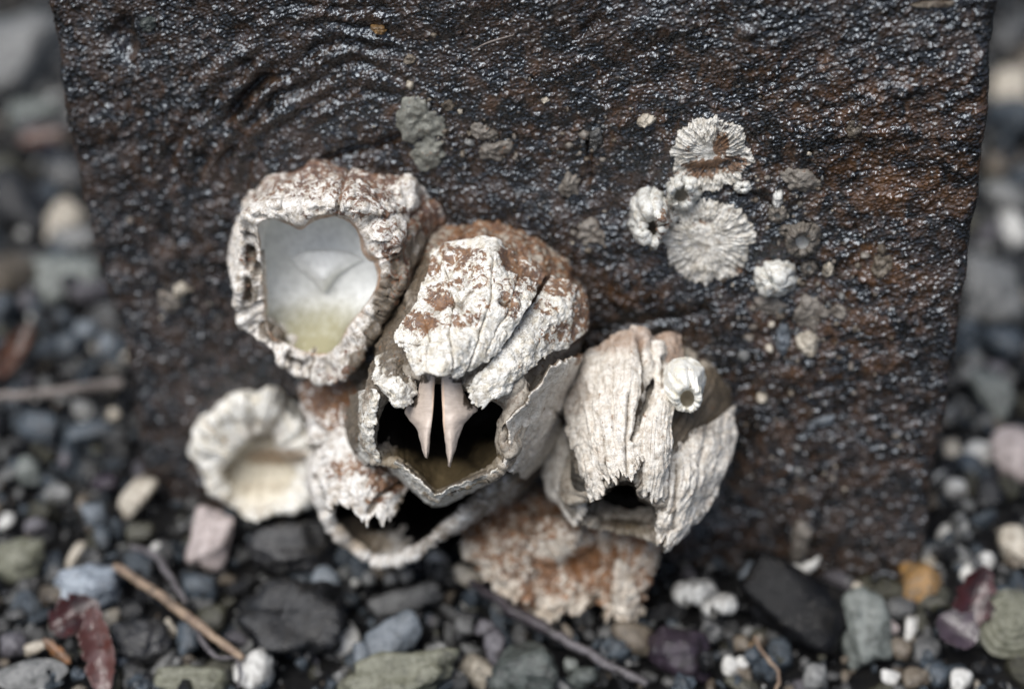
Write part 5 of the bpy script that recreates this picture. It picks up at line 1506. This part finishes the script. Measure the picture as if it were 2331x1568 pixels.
def coil():
    """white twisted worm-tube / snail shell: a big whorl and a smaller trailing whorl with a round hole"""
    t = thing('coiled_shell', 'white coiled shell with a small dark hole, right of the clump on the gravel', 'shell', G(1607, 1365, 0.1))
    for nm, c, r0, r1, turns, w0, w1, tl in (('whorl', (1585, 1352), 34, 10, 1.6, 31, 22, 0.3), ('whorl', (1640, 1380), 26, 8, 1.3, 28, 18, 0.2)):
        n = 80; k = np.linspace(0, 1, n)
        p0 = G(*c, 0.45); sc = depth(p0) * K
        th = 2.2 + k * turns * 2 * math.pi
        rr = (r0 + (r1 - r0) * k) * sc
        q = p0 + np.stack([np.cos(th) * rr, -np.sin(th) * rr * 0.7, np.sin(th) * rr * 0.5 + k * 14 * sc], -1)
        rad = (w0 + (w1 - w0) * k) * sc * (0.75 + 0.25 * np.sin(k * 3.14))
        rad = rad * (1 + 0.05 * np.sin(k * 60))
        tan = np.gradient(q, axis=0); tan /= np.linalg.norm(tan, axis=1)[:, None]
        a = np.cross(tan, [0, 0.3, 1]); a /= np.linalg.norm(a, axis=1)[:, None]; b = np.cross(a, tan)
        ph = np.linspace(0, 2 * math.pi, 20, endpoint=False)
        v = q[:, None] + (a[:, None] * np.cos(ph)[None, :, None] + b[:, None] * np.sin(ph)[None, :, None]) * rad[:, None, None]
        v = v.reshape(-1, 3)
        o = link(nm, mesh_np(nm, v, gridquads(n, 20, True), M['white']), t)


coil()

# ------------------------------------------------------------------ many small pebbles
_F = [('darkgrey', 'dark grey'), ('greyblue', 'slate blue'), ('grey', 'plain grey'), ('tan', 'tan brown'), ('palegrey', 'pale grey'), ('olive', 'olive'), ('lilac', 'dusky lilac'), ('cream', 'creamy')]
_wt = [0.22, 0.2, 0.16, 0.09, 0.12, 0.09, 0.07, 0.05]
protos = {}
for m, _ in _F:
    protos[m] = []
    for k in range(4):
        v, f = stone_verts(1500 + k * 13 + len(m) * 31 + sum(map(ord, m)), 3, 7 + 4 * k, 8, 0.14)
        protos[m].append(mesh_np('pebble', v * np.array([1, 0.8, 0.62]), np.zeros((0, 4), int), M[m], None, f))
rn = random.Random(5)
Lpx = np.array(L_EDGE, float); Rpx = np.array(R_EDGE, float)


def region(x, y):
    xl = np.interp(y, Lpx[:, 1], Lpx[:, 0]); xr = np.interp(y, Rpx[:, 1], Rpx[:, 0])
    foot = 1095 + (x - 320) * 0.13
    if y > foot - 5 and y > 1120: return 'front'
    if x < xl + 15: return 'left'
    if x > xr - 15: return 'right'
    return None


WHERE = {'front': 'in the gravel in front of the slab', 'left': 'in the gravel left of the slab', 'right': 'in the gravel right of the slab'}
cnt, tries = 0, 0
placed = []
while cnt < 285 and tries < 6000:
    tries += 1
    x, y = rn.uniform(-30, 2361), rn.uniform(-10, 1590)
    rg = region(x, y)
    if not rg: continue
    if rg in ('left', 'right') and rn.random() < 0.25: continue
    r = rn.choice([0.1, 0.12, 0.14, 0.16, 0.19, 0.22, 0.26, 0.32] if y > 750 else [0.3, 0.4, 0.5, 0.6, 0.75])
    p = G(x, y, 0.0)
    if any((p[0] - a) ** 2 + (p[1] - b) ** 2 < (0.65 * (r + c)) ** 2 for a, b, c in placed): continue
    if (np.dot(p - Q0, SN)) < 0.1 and rg == 'front': continue
    placed.append((p[0], p[1], r)); cnt += 1
    m, cn = rn.choices(_F, _wt)[0]
    o = link('pebble', rn.choice(protos[m]))
    gz = float(ground_h(np.array([p[0]]), np.array([p[1]]))[0])
    o.location = (p[0], p[1], gz + r * rn.uniform(0.2, 0.6) + (rn.uniform(0.1, 0.4) if r < 0.17 else 0))
    o.scale = (r * rn.uniform(.7, 1.6), r * rn.uniform(.7, 1.2), r * rn.uniform(.7, 1.2))
    o.rotation_euler = (rn.uniform(-.6, .6), rn.uniform(-.6, .6), rn.uniform(0, 6.28))
    tag(o, 'small ' + cn + ' pebble ' + WHERE[rg], 'pebble', 'small ' + cn + ' pebbles ' + WHERE[rg])

# fine gravel nobody could count
def fine_gravel():
    r = np.random.RandomState(3)
    mats = ['darkgrey', 'grey', 'greyblue', 'tan', 'palegrey', 'olive', 'white']
    V_, F_, MI = [], [], []; off = 0
    for n, sub, rads in ((11000, 1, (0.03, 0.04, 0.055, 0.07)), (9000, 1, (0.07, 0.09, 0.11, 0.14)), (6500, 2, (0.08, 0.1, 0.12, 0.15, 0.19, 0.24))):
        vb, fb = ICO[sub]
        x = r.uniform(-17, 17, n); y = r.uniform(-14, 24, n)
        pts = np.stack([x, y, np.zeros(n)], -1)
        dn = (pts - Q0) @ SN; s_ = (pts - Q0) @ SS
        keep = ~((dn < 0.15) & (dn > -2.4) & (np.abs(s_) < 8.2))
        x, y = x[keep], y[keep]; n = len(x)
        z = ground_h(x, y)
        rad = r.choice(rads, n)
        sc = rad[:, None] * r.uniform(0.55, 1.4, (n, 3))
        jit = np.clip(1 + 0.16 * r.normal(size=(n, len(vb), 1)), 0.6, 1.4)
        v = vb[None] * jit * sc[:, None] + np.stack([x, y, z + rad * r.uniform(0.1, 1.3, n) + (r.rand(n) < 0.25) * r.uniform(0, 0.3, n)], -1)[:, None]
        F_.append((fb[None] + (np.arange(n) * len(vb))[:, None, None]).reshape(-1, 3) + off)
        V_.append(v.reshape(-1, 3)); off += n * len(vb)
        MI.append(np.repeat(r.choice(7, n, p=[.34, .18, .22, .09, .09, .05, .03]), len(fb)))
    me = mesh_np('fine_gravel', np.concatenate(V_), np.zeros((0, 4), int), [M[k] for k in mats], None, np.concatenate(F_))
    me.polygons.foreach_set('material_index', np.concatenate(MI).astype(np.int32))
    me.polygons.foreach_set('use_smooth', np.zeros(len(me.polygons), bool))
    o = link('fine_gravel', me); tag(o, 'fine dark wet gravel between the larger pebbles', 'gravel', kind='stuff')


fine_gravel()
